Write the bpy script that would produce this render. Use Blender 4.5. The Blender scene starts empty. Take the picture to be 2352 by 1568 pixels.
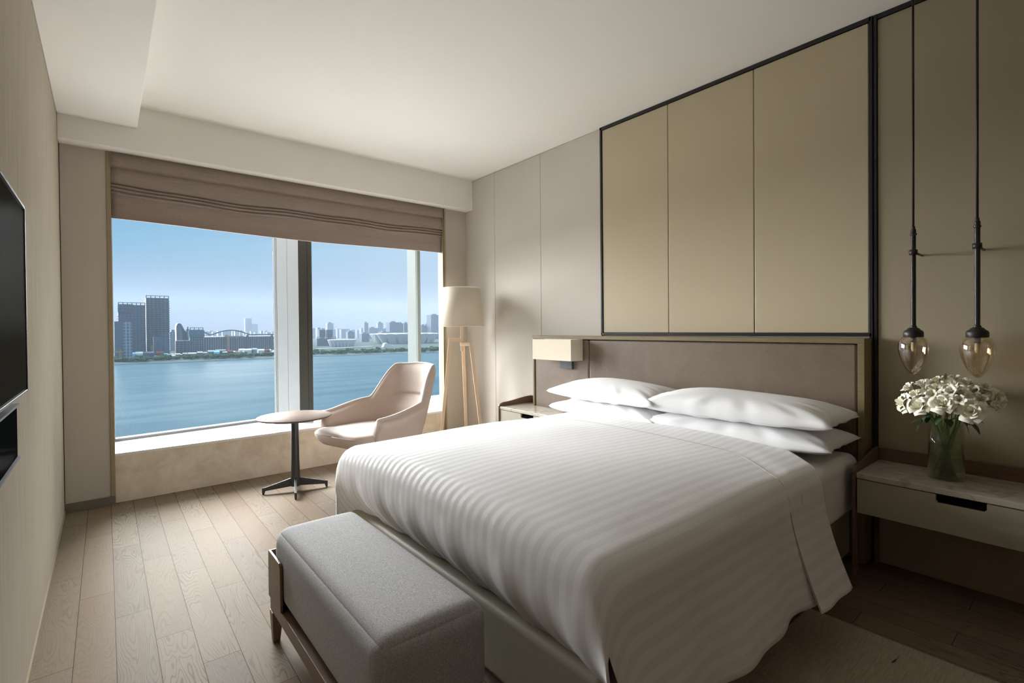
import bpy, bmesh, math, random
from mathutils import Vector, Matrix
PI = math.pi
sc = bpy.context.scene
col = sc.collection

# ------------------------------------------------------------------ camera
CX, CZ = 0.23218, 1.25
YAW, PITCH, ROLL, FPX, SY = 0.68959, -0.009326, -0.008904, 1132.89, -19.70
fw = Vector((math.sin(YAW)*math.cos(PITCH), math.cos(YAW)*math.cos(PITCH), math.sin(PITCH)))
r0 = Vector((math.cos(YAW), -math.sin(YAW), 0)); u0 = r0.cross(fw)
rt = r0*math.cos(ROLL) + u0*math.sin(ROLL); up = u0*math.cos(ROLL) - r0*math.sin(ROLL)
cam = bpy.data.objects.new('camera', bpy.data.cameras.new('camera')); col.objects.link(cam)
m = Matrix.Identity(4)
for i in range(3):
    m[i][0] = rt[i]; m[i][1] = up[i]; m[i][2] = -fw[i]
m[0][3], m[1][3], m[2][3] = CX, 0.0, CZ
cam.matrix_world = m
cam.data.sensor_width = 36; cam.data.lens = FPX/2352*36
cam.data.shift_y = SY/2352
cam.data.clip_start = 0.05; cam.data.clip_end = 20000
sc.camera = cam

def at(px, py, ax, v):
    """the point of the place seen at a photo pixel, on a plane of known X, Y or Z"""
    d = fw + rt*((px-1176)/FPX) - up*((py-784-SY)/FPX)
    i = 'XYZ'.index(ax); o = Vector((CX, 0, CZ))
    return o + d*((v-o[i])/d[i])

# ------------------------------------------------------------------ light
sc.view_settings.view_transform = 'Standard'; sc.view_settings.look = 'None'
sc.view_settings.gamma = 1.0; sc.view_settings.use_curve_mapping = False
sc.view_settings.exposure = 0.08
cy = sc.cycles
cy.max_bounces = 12; cy.diffuse_bounces = 7; cy.glossy_bounces = 4; cy.transmission_bounces = 6
cy.transparent_max_bounces = 16; cy.volume_bounces = 0
cy.use_denoising = True
cy.sample_clamp_indirect = 6.0
cy.caustics_refractive = False

w = bpy.data.worlds.new('sky'); sc.world = w; w.use_nodes = True
nt = w.node_tree; nt.nodes.clear()
def wn(t, **k):
    n = nt.nodes.new(t)
    for a, b in k.items(): setattr(n, a, b)
    return n
tc = wn('ShaderNodeTexCoord'); sep = wn('ShaderNodeSeparateXYZ'); nt.links.new(tc.outputs['Generated'], sep.inputs[0])
rampL = wn('ShaderNodeValToRGB'); rampR = wn('ShaderNodeValToRGB'); boost = wn('ShaderNodeValToRGB')
mr = wn('ShaderNodeMapRange'); mr.inputs['From Min'].default_value = -1; mr.inputs['From Max'].default_value = 1
nt.links.new(sep.outputs['Z'], mr.inputs['Value'])
def setramp(n, pts):
    e = n.color_ramp.elements
    while len(e) > 1: e.remove(e[-1])
    e[0].position = pts[0][0]; e[0].color = (*pts[0][1], 1)
    for p, c in pts[1:]:
        q = e.new(p); q.color = (*c, 1)
z2 = lambda z: (z+1)/2
setramp(rampL, [(z2(-.3), (.30, .40, .46)), (z2(-.12), (.45, .58, .66)), (z2(-.005), (.21, .235, .30)), (z2(.05), (.28, .37, .51)), (z2(.15), (.185, .47, .70)), (z2(.30), (.17, .43, .72)), (1, (.30, .45, .70))])
setramp(rampR, [(z2(-.3), (.30, .40, .46)), (z2(-.12), (.45, .58, .66)), (z2(-.005), (.27, .295, .36)), (z2(.05), (.38, .45, .57)), (z2(.15), (.48, .68, .86)), (z2(.30), (.25, .52, .78)), (1, (.35, .50, .70))])
# the sky high above the view and the unseen world below it are boosted to light the room
setramp(boost, [(0, (1.6, 1.6, 1.6)), (z2(-.5), (3.0, 2.8, 2.5)), (z2(-.2), (2.6, 2.5, 2.3)), (z2(-.16), (1, 1, 1)), (z2(.2), (1, 1, 1)), (z2(.32), (4.2, 3.7, 3.1)), (z2(.7), (7, 6, 5)), (1, (5, 4.4, 3.8))])
az = wn('ShaderNodeMapRange'); az.inputs['From Min'].default_value = 0.0; az.inputs['From Max'].default_value = 0.45
nt.links.new(sep.outputs['X'], az.inputs['Value'])
mx = wn('ShaderNodeMix', data_type='RGBA'); nt.links.new(az.outputs[0], mx.inputs['Factor'])
for r_, k in ((rampL, 6), (rampR, 7)):
    nt.links.new(mr.outputs[0], r_.inputs[0]); nt.links.new(r_.outputs[0], mx.inputs[k])
nt.links.new(mr.outputs[0], boost.inputs[0])
mm = wn('ShaderNodeMix', data_type='RGBA', blend_type='MULTIPLY'); mm.inputs['Factor'].default_value = 1
mm.clamp_result = False
nt.links.new(mx.outputs[2], mm.inputs[6])
# ramps hold colours up to 1: the boost is stored at a tenth of its size
for e in boost.color_ramp.elements: e.color = (e.color[0]/10, e.color[1]/10, e.color[2]/10, 1)
sc10 = wn('ShaderNodeVectorMath', operation='SCALE'); sc10.inputs['Scale'].default_value = 10
nt.links.new(boost.outputs[0], sc10.inputs[0]); nt.links.new(sc10.outputs[0], mm.inputs[7])
bg = wn('ShaderNodeBackground'); bg.inputs['Strength'].default_value = 0.78
nt.links.new(mm.outputs[2], bg.inputs[0])
wo = wn('ShaderNodeOutputWorld'); nt.links.new(bg.outputs[0], wo.inputs[0])
w.cycles.sampling_method = 'MANUAL'; w.cycles.sample_map_resolution = 512

def sun(name, frm, to, energy, angle, color):
    l = bpy.data.lights.new(name, 'SUN'); l.energy = energy; l.angle = math.radians(angle); l.color = color
    o = bpy.data.objects.new(name, l); col.objects.link(o)
    d = Vector(to)-Vector(frm); o.rotation_euler = d.to_track_quat('-Z', 'Y').to_euler(); o.location = (1, 9, 6)
    return o
# soft light of the bright hazy sky over the far bank, and an added sun from below, filling the ceiling in place of light off the river
sun('daylight', (-1.0, 5.0, 2.4), (0, 0, 0), 31.0, 62, (.985, .985, .99))
sun('ceiling_fill_sun', (-.6, 5.0, -2.7), (0, 0, 0), 6.3, 80, (1.0, .965, .925))

# ------------------------------------------------------------------ material helpers
MATS = {}
class NT:
    def __init__(s, name):
        s.m = bpy.data.materials.new(name); s.m.use_nodes = True; s.t = s.m.node_tree; s.t.nodes.clear()
        s.out = s.t.nodes.new('ShaderNodeOutputMaterial'); MATS[name] = s.m
    def n(s, typ, ins=None, **k):
        n = s.t.nodes.new('ShaderNode'+typ)
        for a, b in k.items(): setattr(n, a, b)
        for a, b in (ins or {}).items(): s.set(n.inputs[a], b)
        return n
    def set(s, sock, v):
        if isinstance(v, bpy.types.NodeSocket): s.t.links.new(v, sock)
        elif isinstance(v, bpy.types.Node): s.t.links.new(v.outputs[0], sock)
        else:
            if isinstance(v, (tuple, list)) and len(v) == 3 and sock.type == 'RGBA': v = (*v, 1)
            sock.default_value = v
    def math(s, op, a, b=0.0, c=0.0):
        return s.n('Math', {0: a, 1: b, 2: c}, operation=op).outputs[0]
    def mix(s, f, a, b, bt='MIX'):
        n = s.n('Mix', {'Factor': f, 6: a, 7: b}, data_type='RGBA', blend_type=bt); return n.outputs[2]
    def ramp(s, f, pts):
        n = s.n('ValToRGB', {0: f}); e = n.color_ramp.elements
        while len(e) > 1: e.remove(e[-1])
        e[0].position = pts[0][0]; v = pts[0][1]; e[0].color = (*v, 1) if not isinstance(v, float) else (v, v, v, 1)
        for p, v in pts[1:]:
            q = e.new(p); q.color = (*v, 1) if not isinstance(v, float) else (v, v, v, 1)
        return n.outputs[0]
    def obj(s, scale=(1, 1, 1), src='Object', rot=(0, 0, 0), loc=(0, 0, 0)):
        t = s.n('TexCoord'); mp = s.n('Mapping', {'Vector': t.outputs[src], 'Scale': scale, 'Rotation': rot, 'Location': loc}); return mp.outputs[0]
    def noise(s, vec, scale=5.0, detail=3.0, rough=.5, dist=0.0):
        return s.n('TexNoise', {'Vector': vec, 'Scale': scale, 'Detail': detail, 'Roughness': rough, 'Distortion': dist}).outputs['Fac']
    def bump(s, h, strength=.2, dist=.01):
        return s.n('Bump', {'Height': h, 'Strength': strength, 'Distance': dist}).outputs[0]
    def bsdf(s, color, rough=.5, metal=0.0, normal=None, **k):
        ins = {'Base Color': color, 'Roughness': rough, 'Metallic': metal}
        if normal is not None: ins['Normal'] = normal
        for a, b in k.items(): ins[a.replace('_', ' ')] = b
        b = s.n('BsdfPrincipled', ins); s.t.links.new(b.outputs[0], s.out.inputs[0]); return b

def plain(name, c, rough=.6, metal=0.0, nscale=40, namp=.06, bump=.05, bdist=.002, **k):
    s = NT(name); v = s.obj(); f = s.noise(v, nscale, 4, .6)
    lo = tuple(x*(1-namp) for x in c); hi = tuple(min(1, x*(1+namp)) for x in c)
    s.bsdf(s.mix(f, lo, hi), rough, metal, s.bump(f, bump, bdist), **k); return s.m

plain('ceiling_paint', (.84, .815, .77), .85, nscale=8, namp=.01, bump=.02)
plain('white_trim', (.80, .80, .78), .45, nscale=10, namp=.02, bump=.01)
def fabric_wall(name, c, rough=.75, leather=False, sheen=0.0):
    s = NT(name); v = s.obj()
    big = s.noise(v, 1.7, 3, .5)
    if leather:
        vo = s.n('TexVoronoi', {'Vector': v, 'Scale': 420.0}).outputs['Distance']; h = s.math('ADD', s.math('MULTIPLY', s.noise(v, 160, 3), .6), vo)
        bmp = s.bump(h, .22, .001)
    else:
        h = s.noise(s.obj((260, 260, 260)), 1, 2); bmp = s.bump(h, .12, .001)
    f = s.math('ADD', s.math('MULTIPLY', big, .7), s.math('MULTIPLY', h, .3))
    s.bsdf(s.mix(f, tuple(x*.93 for x in c), tuple(x*1.06 for x in c)), rough, 0, bmp); return s.m
fabric_wall('wall_fabric', (.585, .54, .48), .8)
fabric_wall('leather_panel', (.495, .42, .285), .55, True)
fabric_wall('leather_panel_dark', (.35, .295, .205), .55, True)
fabric_wall('drawer_leather', (.36, .335, .26), .45, True)
fabric_wall('bed_leather', (.36, .335, .26), .42, True)
plain('pillar_fabric', (.50, .46, .40), .8, nscale=300, namp=.05, bump=.1, bdist=.001)
plain('baseboard_brown', (.17, .145, .115), .45)
plain('black_metal', (.012, .012, .013), .38, nscale=20)
plain('dark_bronze', (.03, .026, .026), .42, .3)
plain('gunmetal', (.10, .105, .11), .38, .6)
plain('table_metal', (.055, .052, .055), .4, .5)
plain('bronze_trim', (.33, .27, .18), .5, 0, Specular_IOR_Level=.08)
plain('grey_steel', (.22, .23, .25), .4, .6)
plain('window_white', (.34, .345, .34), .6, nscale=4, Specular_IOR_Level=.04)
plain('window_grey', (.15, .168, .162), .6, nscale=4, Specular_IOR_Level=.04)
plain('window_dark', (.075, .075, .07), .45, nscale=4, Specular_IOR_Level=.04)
plain('shade_fabric', (.64, .565, .445), .8, nscale=350, namp=.06, bump=.15, bdist=.0008)
plain('pillow_cotton', (.85, .85, .86), .8, nscale=5, namp=.015, bump=.10, bdist=.006)
plain('sheet_cotton', (.84, .83, .82), .8, nscale=5, namp=.015, bump=.10, bdist=.008)
plain('chair_leather', (.46, .375, .325), .6, nscale=180, namp=.02, bump=.04, bdist=.001, Specular_IOR_Level=.15)
plain('chair_seam', (.50, .39, .33), .6)
plain('bulb_white', (.75, .68, .50), .3)
plain("petal", (.88, .86, .73), .6, nscale=30, namp=.05, Subsurface_Weight=.12, Subsurface_Radius=(.01, .01, .006))
plain('petal_lily', (.84, .82, .72), .6, nscale=30, namp=.06)
plain('stem_green', (.13, .20, .035), .5, nscale=60, namp=.3)
plain('leaf_green', (.035, .085, .03), .42, nscale=60, namp=.3)
plain('leaf_bright', (.17, .26, .05), .45, nscale=60, namp=.2)
plain('stamen', (.30, .22, .05), .7)
plain('back_wood', (.14, .10, .065), .6)
plain('tv_frame', (.10, .10, .097), .5, .2, Specular_IOR_Level=.2)
s = NT('tv_glass'); a_ = s.n('BsdfDiffuse', {'Color': s.mix(s.noise(s.obj(), 3), (.032, .032, .026), (.036, .035, .029))}); b_ = s.n('BsdfGlossy', {'Roughness': .25})
ms_ = s.n('MixShader', {0: .0025, 1: a_.outputs[0], 2: b_.outputs[0]}); s.t.links.new(ms_.outputs[0], s.out.inputs[0])
s = NT('black_gloss'); a_ = s.n('BsdfDiffuse', {'Color': s.mix(s.noise(s.obj(), 3), (.004, .004, .004), (.007, .007, .007))}); b_ = s.n('BsdfGlossy', {'Roughness': .12})
ms_ = s.n('MixShader', {0: .006, 1: a_.outputs[0], 2: b_.outputs[0]}); s.t.links.new(ms_.outputs[0], s.out.inputs[0])

# oak planks, laid a third of a length apart
s = NT('oak_floor'); t = s.n('TexCoord'); sp = s.n('SeparateXYZ', {0: t.outputs['Object']})
row = s.math('FLOOR', s.math('DIVIDE', s.math('ADD', sp.outputs['X'], .0015), .1256))
yy = s.math('DIVIDE', s.math('ADD', s.math('MULTIPLY_ADD', row, .2957, sp.outputs['Y']), -.6877), .887)
idx = s.math('FLOOR', yy)
fx = s.math('FRACT', s.math('DIVIDE', s.math('ADD', sp.outputs['X'], .0015), .1256)); fy = s.math('FRACT', yy)
ex = s.math('MULTIPLY', s.math('MINIMUM', fx, s.math('SUBTRACT', 1.0, fx)), .1256)
ey = s.math('MULTIPLY', s.math('MINIMUM', fy, s.math('SUBTRACT', 1.0, fy)), .887)
gap = s.math('LESS_THAN', s.math('MINIMUM', ex, ey), .0011)
cell = s.n('CombineXYZ', {'X': row, 'Y': idx, 'Z': 0.0})
wn_ = s.n('TexWhiteNoise', {'Vector': cell.outputs[0]})
off = s.n('VectorMath', {0: wn_.outputs['Color'], 'Scale': 37.0}, operation='SCALE')
pv = s.n('VectorMath', {0: t.outputs['Object'], 1: off.outputs[0]}, operation='ADD')
st = s.n('Mapping', {'Vector': pv.outputs[0], 'Scale': (8.0, 1.25, 1.0)}).outputs[0]
field = s.noise(st, 1.0, 2.5, .45, .25)
rings = s.math('SINE', s.math('MULTIPLY', field, 210.0))
fine = s.noise(s.n('Mapping', {'Vector': pv.outputs[0], 'Scale': (260, 9, 1)}).outputs[0], 1.0, 3)
gr = s.math('MULTIPLY', s.ramp(rings, [(0, 0.0), (.55, .1), (.95, 1.0)]), s.ramp(s.noise(pv.outputs[0], 3.0), [(.35, .25), (.65, 1.0)]))
strength = s.math('MULTIPLY', gr, s.math('MULTIPLY_ADD', wn_.outputs['Value'], .8, .2))
base = s.ramp(wn_.outputs['Value'], [(0, (.205, .148, .098)), (.3, (.235, .185, .130)), (.55, (.215, .178, .135)), (.8, (.262, .212, .152)), (1, (.195, .163, .125))])
c1 = s.mix(s.math('MULTIPLY', strength, .75), base, (.085, .062, .044))
c2 = s.mix(s.math('MULTIPLY', fine, .5), c1, (.145, .108, .075))
c3 = s.mix(gap, c2, (.045, .025, .018))
hh = s.math('SUBTRACT', s.math('MULTIPLY', fine, .25), s.math('ADD', s.math('MULTIPLY', strength, .5), s.math('MULTIPLY', gap, 2.0)))
nb = s.bump(hh, .25, .0015); a_ = s.n('BsdfDiffuse', {'Color': c3, 'Normal': nb})
g_ = s.n('BsdfGlossy', {'Color': (1, 1, 1), 'Roughness': .42, 'Normal': nb})
lw = s.n('LayerWeight', {'Blend': .5}); fr_ = s.math('MULTIPLY_ADD', s.math('POWER', lw.outputs['Facing'], 3.0), .04, .005)
ms_ = s.n('MixShader', {0: fr_, 1: a_.outputs[0], 2: g_.outputs[0]}); s.t.links.new(ms_.outputs[0], s.out.inputs[0])

# polished vertical-grain stone wall
s = NT('stone_wall'); t = s.n('TexCoord'); sp = s.n('SeparateXYZ', {0: t.outputs['Object']})
v = s.obj((1, 24, 1.1)); f1 = s.noise(v, 2.2, 6, .62, .2)
f2 = s.noise(s.obj((1, 90, 1.6)), 1.0, 4, .6)
vein = s.ramp(s.noise(s.obj((1, 55, .8)), 1.3, 3, .6), [(.66, 0.0), (.72, 1.0)])
base = s.ramp(s.math('ADD', s.math('MULTIPLY', f1, .6), s.math('MULTIPLY', f2, .4)), [(.3, (.385, .335, .27)), (.5, (.435, .385, .315)), (.7, (.49, .44, .37))])
c = s.mix(s.math('MULTIPLY', vein, .45), base, (.72, .69, .62))
jf = s.math('FRACT', s.math('DIVIDE', s.math('ADD', sp.outputs['Y'], .18), .62))
j = s.math('LESS_THAN', jf, .004)
a_ = s.n('BsdfDiffuse', {'Color': s.mix(s.math('MULTIPLY', j, .6), c, (.66, .62, .54))}); b_ = s.n('BsdfGlossy', {'Roughness': .14})
lw = s.n('LayerWeight', {'Blend': .5}); fr_ = s.math('MULTIPLY_ADD', s.math('POWER', lw.outputs['Facing'], 3.0), .012, .004)
ms_ = s.n('MixShader', {0: fr_, 1: a_.outputs[0], 2: b_.outputs[0]}); s.t.links.new(ms_.outputs[0], s.out.inputs[0])

s = NT('plinth_stone'); v = s.obj(); f = s.noise(v, 7, 8, .65, .4); f2 = s.noise(v, 28, 5, .7)
c = s.mix(s.ramp(f, [(.35, 0.0), (.65, 1.0)]), (.64, .55, .43), (.80, .715, .59))
s.bsdf(s.mix(s.ramp(f2, [(.58, 0.0), (.72, .35)]), c, (.86, .80, .69)), .5, 0, s.bump(f2, .08, .002))
s = NT('sill_stone'); f = s.noise(s.obj(), 6, 5); s.bsdf(s.mix(f, (.80, .79, .76), (.86, .85, .83)), .12)

def marble(name, a, b, vc, rough=.2):
    s = NT(name); v = s.obj((1, 1, 1), rot=(0, 0, .5)); f = s.noise(v, 5, 6, .55, .6)
    vv = s.noise(s.obj((2.4, 1.0, 2.4), rot=(0, 0, -.4)), 3.2, 5, .5, .9)
    vein = s.ramp(vv, [(.46, 0.0), (.495, 1.0), (.50, 1.0), (.53, 0.0)])
    s.bsdf(s.mix(s.math('MULTIPLY', vein, .38), s.mix(f, a, b), vc), rough)
marble('nightstand_marble', (.42, .37, .31), (.62, .57, .50), (.16, .12, .09), .16)

def wood(name, a, b, scale=(3, 3, 30), rough=.4, k=1.0, spec=.3):
    s = NT(name); v = s.obj(scale); f = s.noise(v, k, 5, .6, .6); g = s.noise(s.obj(tuple(x*6 for x in scale)), k, 3)
    f = s.math('ADD', s.math('MULTIPLY', f, .7), s.math('MULTIPLY', g, .3))
    s.bsdf(s.ramp(f, [(.3, a), (.7, b)]), rough, 0, s.bump(g, .08, .001), Specular_IOR_Level=spec)
wood('headboard_wood', (.165, .125, .062), (.235, .185, .10), (60, 4, 60), .45)
wood('walnut', (.13, .078, .05), (.19, .12, .08), (40, 4, 40), .38)
wood('ash_wood', (.66, .49, .335), (.76, .60, .43), (40, 40, 4), .5)
wood('table_veneer', (.125, .088, .068), (.17, .122, .098), (4, 60, 4), .55, spec=.04)
wood('bench_wood', (.15, .098, .068), (.21, .145, .10), (30, 5, 30), .38)

s = NT('aged_leather'); v = s.obj(); f = s.noise(v, 5, 6, .65, .8); g = s.noise(v, 60, 5, .7, 1.5)
mk = s.ramp(s.noise(s.obj((1, 1, 1), rot=(.7, .2, .3)), 22, 6, .75, 2.5), [(.56, 0.0), (.66, .35)])
c = s.mix(f, (.115, .080, .054), (.205, .150, .108)); c = s.mix(mk, c, (.25, .195, .15))
s.bsdf(c, s.math('MULTIPLY_ADD', f, .12, .40), 0, s.bump(g, .12, .001))

# satin stripe: woven bands told apart by sheen and a slight tone
def satin(name, period, a, b):
    s = NT(name); t = s.n('TexCoord'); sp = s.n('SeparateXYZ', {0: t.outputs['UV']})
    k = s.math('FRACT', s.math('DIVIDE', sp.outputs['Y'], period))
    st = s.ramp(k, [(0, 0.0), (.02, 1.0), (.48, 1.0), (.52, 0.0), (1, 0.0)])
    wr = s.noise(s.obj(), 3.5, 4, .55, .3)
    cl = s.noise(s.obj(), 700, 2)
    b_ = s.bump(s.math('ADD', wr, s.math('MULTIPLY', cl, .02)), .35, .012)
    s.bsdf(s.mix(st, b, a), s.math('MULTIPLY_ADD', st, -.35, .85), 0, b_, Specular_IOR_Level=s.math('MULTIPLY_ADD', st, .12, .08))
satin('duvet_satin', .0465, (.83, .83, .835), (.765, .762, .765))

s = NT('tweed'); v = s.obj(); a = s.noise(s.obj((900, 260, 900)), 1, 2, .6); b = s.noise(s.obj((260, 900, 900)), 1, 2, .6); g = s.noise(v, 1300, 2)
f = s.math('MULTIPLY_ADD', g, .3, s.math('MULTIPLY', s.math('ADD', a, b), .35))
s.bsdf(s.ramp(f, [(.38, (.13, .127, .13)), (.49, (.345, .338, .338)), (.62, (.62, .61, .61))]), .85, 0, s.bump(f, .35, .0015))
s = NT('blind_fabric'); h = s.noise(s.obj((8, 8, 260)), 1, 4, .7); h2 = s.noise(s.obj((60, 60, 400)), 1, 3, .7)
f = s.math('ADD', s.math('MULTIPLY', h, .5), s.math('MULTIPLY', h2, .5))
s.bsdf(s.ramp(f, [(.35, (.245, .19, .165)), (.65, (.36, .29, .255))]), .75, 0, s.bump(f, .2, .001))
s = NT('rug_weave'); h = s.noise(s.obj((16, 160, 1)), 1, 5, .7); l = s.noise(s.obj((2.2, 26, 1)), 1, 3, .5, .6)
cr = s.ramp(l, [(.285, 1.0), (.30, 0.0)])
c = s.ramp(h, [(.3, (.32, .28, .21)), (.7, (.50, .445, .36))]); s.bsdf(s.mix(cr, c, (.05, .035, .025)), .85, 0, s.bump(h, .4, .002))

def glass(name, tint, refl=.12, power=3.0, rough=.01, gcol=(1, 1, 1)):
    s = NT(name); lw = s.n('LayerWeight', {'Blend': .35})
    f = s.math('MULTIPLY_ADD', s.math('POWER', lw.outputs['Facing'], power), .75, refl)
    f = s.math('ADD', f, s.math('MULTIPLY', s.noise(s.obj(), 2), .002))
    a = s.n('BsdfTransparent', {'Color': tint}); b = s.n('BsdfGlossy', {'Color': gcol, 'Roughness': rough})
    mxs = s.n('MixShader', {0: f, 1: a.outputs[0], 2: b.outputs[0]}); s.t.links.new(mxs.outputs[0], s.out.inputs[0]); return s.m
glass('window_glass', (.985, .995, .995), .0, 6.0)
glass('amber_glass', (.88, .81, .69), .15, 2.2)
glass('vase_glass', (.93, .95, .92), .05, 3.0)
glass('water_in_vase', (.70, .76, .55), .03, 3.0)

# ------------------------------------------------------------------ object helpers
def tag(o, label=None, cat=None, group=None, kind=None):
    if label: o['label'] = label
    if cat: o['category'] = cat
    if group: o['group'] = group
    if kind: o['kind'] = kind
    return o
def empty(name, loc, rz=0.0, **k):
    o = bpy.data.objects.new(name, None); o.empty_display_size = .05; col.objects.link(o)
    o.location = loc; o.rotation_euler = (0, 0, rz); return tag(o, **k)
def link(name, me, mat, parent=None, bevel=0, seg=3, sub=0, solid=0, smooth=True, **k):
    o = bpy.data.objects.new(name, me); col.objects.link(o)
    if isinstance(mat, str): mat = [mat]
    for mm_ in mat: me.materials.append(MATS[mm_])
    if smooth:
        for p in me.polygons: p.use_smooth = True
    if parent is not None:
        o.parent = parent
    if solid: md = o.modifiers.new('solid', 'SOLIDIFY'); md.thickness = solid; md.offset = 0
    if bevel:
        md = o.modifiers.new('bevel', 'BEVEL'); md.width = bevel; md.segments = seg; md.limit_method = 'ANGLE'; md.angle_limit = math.radians(40)
        md.harden_normals = True
    if sub: md = o.modifiers.new('sub', 'SUBSURF'); md.levels = sub; md.render_levels = sub
    return tag(o, **k)
class MB:
    def __init__(s): s.v = []; s.f = []; s.mi = []
    def add(s, vs, fs, mi=0):
        o = len(s.v); s.v += [tuple(v) for v in vs]; s.f += [tuple(i+o for i in f) for f in fs]; s.mi += [mi]*len(fs); return s
    def box(s, x0, x1, y0, y1, z0, z1, mi=0):
        return s.add([(x0, y0, z0), (x1, y0, z0), (x1, y1, z0), (x0, y1, z0), (x0, y0, z1), (x1, y0, z1), (x1, y1, z1), (x0, y1, z1)],
                     [(0, 3, 2, 1), (4, 5, 6, 7), (0, 1, 5, 4), (1, 2, 6, 5), (2, 3, 7, 6), (3, 0, 4, 7)], mi)
    def prism(s, pts, z0, z1, mi=0):
        n = len(pts)
        return s.add([(x, y, z0) for x, y in pts]+[(x, y, z1) for x, y in pts],
                     [tuple(range(n-1, -1, -1)), tuple(range(n, 2*n))]+[(i, (i+1) % n, n+(i+1) % n, n+i) for i in range(n)], mi)
    def extr(s, prof, axis, a0, a1, mi=0, n=1, fn=None):
        """closed profile in the two other axes, run along axis"""
        k = len(prof); vs = []
        for i in range(n+1):
            a = a0+(a1-a0)*i/n
            for p, q in prof:
                v = {'X': (a, p, q), 'Y': (p, a, q), 'Z': (p, q, a)}[axis]
                vs.append(fn(*v) if fn else v)
        fs = [(i*k+j, i*k+(j+1) % k, (i+1)*k+(j+1) % k, (i+1)*k+j) for i in range(n) for j in range(k)]
        fs += [tuple(range(k-1, -1, -1)), tuple(range(n*k, n*k+k))]
        return s.add(vs, fs, mi)
    def bar(s, a, b, wx, wy, wx2=None, wy2=None, ref=(0, 0, 1)):
        a, b = Vector(a), Vector(b); d = (b-a).normalized(); r = Vector(ref)
        if abs(d.dot(r)) > .95: r = Vector((1, 0, 0))
        x = d.cross(r).normalized(); y = x.cross(d).normalized(); wx2 = wx2 or wx; wy2 = wy2 or wy
        vs = [a+x*i*wx/2+y*j*wy/2 for i, j in ((-1, -1), (1, -1), (1, 1), (-1, 1))]+[b+x*i*wx2/2+y*j*wy2/2 for i, j in ((-1, -1), (1, -1), (1, 1), (-1, 1))]
        return s.add(vs, [(3, 2, 1, 0), (4, 5, 6, 7)]+[(i, (i+1) % 4, 4+(i+1) % 4, 4+i) for i in range(4)])
    def lathe(s, prof, c=(0, 0, 0), n=40, mi=0):
        vs = []; k = len(prof)
        for i in range(n):
            a = 2*PI*i/n
            vs += [(c[0]+r*math.cos(a), c[1]+r*math.sin(a), c[2]+z) for r, z in prof]
        return s.add(vs, [(i*k+j, ((i+1) % n)*k+j, ((i+1) % n)*k+j+1, i*k+j+1) for i in range(n) for j in range(k-1)], mi)
    def tube(s, pts, r, n=8, caps=True):
        pts = [Vector(p) for p in pts]; k = len(pts); rs = r if isinstance(r, (list, tuple)) else [r]*k; vs = []
        for i, p in enumerate(pts):
            d = (pts[min(i+1, k-1)]-pts[max(i-1, 0)]).normalized(); ref = Vector((0, 0, 1)) if abs(d.z) < .9 else Vector((1, 0, 0))
            x = d.cross(ref).normalized(); y = x.cross(d)
            vs += [p+(x*math.cos(2*PI*j/n)+y*math.sin(2*PI*j/n))*rs[i] for j in range(n)]
        fs = [(i*n+j, i*n+(j+1) % n, (i+1)*n+(j+1) % n, (i+1)*n+j) for i in range(k-1) for j in range(n)]
        if caps: fs += [tuple(range(n-1, -1, -1)), tuple(range((k-1)*n, k*n))]
        return s.add(vs, fs)
    def grid(s, nu, nv, fn, mi=0, skip=None):
        vs = [fn(i/nu, j/nv) for i in range(nu+1) for j in range(nv+1)]
        fs = [(i*(nv+1)+j, (i+1)*(nv+1)+j, (i+1)*(nv+1)+j+1, i*(nv+1)+j+1) for i in range(nu) for j in range(nv) if not (skip and skip(i/nu, j/nv))]
        return s.add(vs, fs, mi)
    def mesh(s, name):
        me = bpy.data.meshes.new(name); me.from_pydata(s.v, [], s.f); me.update()
        if any(s.mi):
            for p, i in zip(me.polygons, s.mi): p.material_index = i
        bm = bmesh.new(); bm.from_mesh(me); bmesh.ops.recalc_face_normals(bm, faces=bm.faces); bm.to_mesh(me); bm.free()
        return me
    def build(s, name, mat, parent=None, **k): return link(name, s.mesh(name), mat, parent, **k)
def struct(name, mb, mat, parent=None, **k):
    return mb.build(name, mat, parent, kind=None if parent else 'structure', **k)
def smoothstep(a, b, x):
    t = max(0, min(1, (x-a)/(b-a))); return t*t*(3-2*t)

# ------------------------------------------------------------------ the room
W, YP, YB, ZC, ZS, ZD, XD = 3.379, 4.597, 4.468, 2.871, 2.551, 2.711, .428
YBK = -0.75
struct('floor', MB().box(-.1, 4.3, YBK-.1, 4.64, -.12, 0), 'oak_floor', smooth=False)
struct('ceiling', MB().box(-.1, W+.1, YBK-.1, YB, ZC, ZC+.15), 'ceiling_paint', smooth=False)
struct('ceiling_soffit', MB().box(0, XD, YBK, YB, ZD, ZC), 'ceiling_paint', bevel=.004, smooth=False)
struct('ceiling_beam', MB().box(0, W, YB, 4.66, ZS, ZC+.15), 'ceiling_paint', bevel=.004, smooth=False)
struct('wall_left', MB().box(-.12, 0, YBK-.1, 5.2, 0, ZC+.15), 'stone_wall', smooth=False)
struct('baseboard_left', MB().box(0, .006, YBK, YP-.001, 0, .018), 'bronze_trim', smooth=False)
struct('wall_back', MB().box(-.1, W+.1, YBK-.12, YBK, 0, ZC+.15), 'back_wood', smooth=False)  # unseen back wall, set close and dark to cut the bounce light

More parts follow.
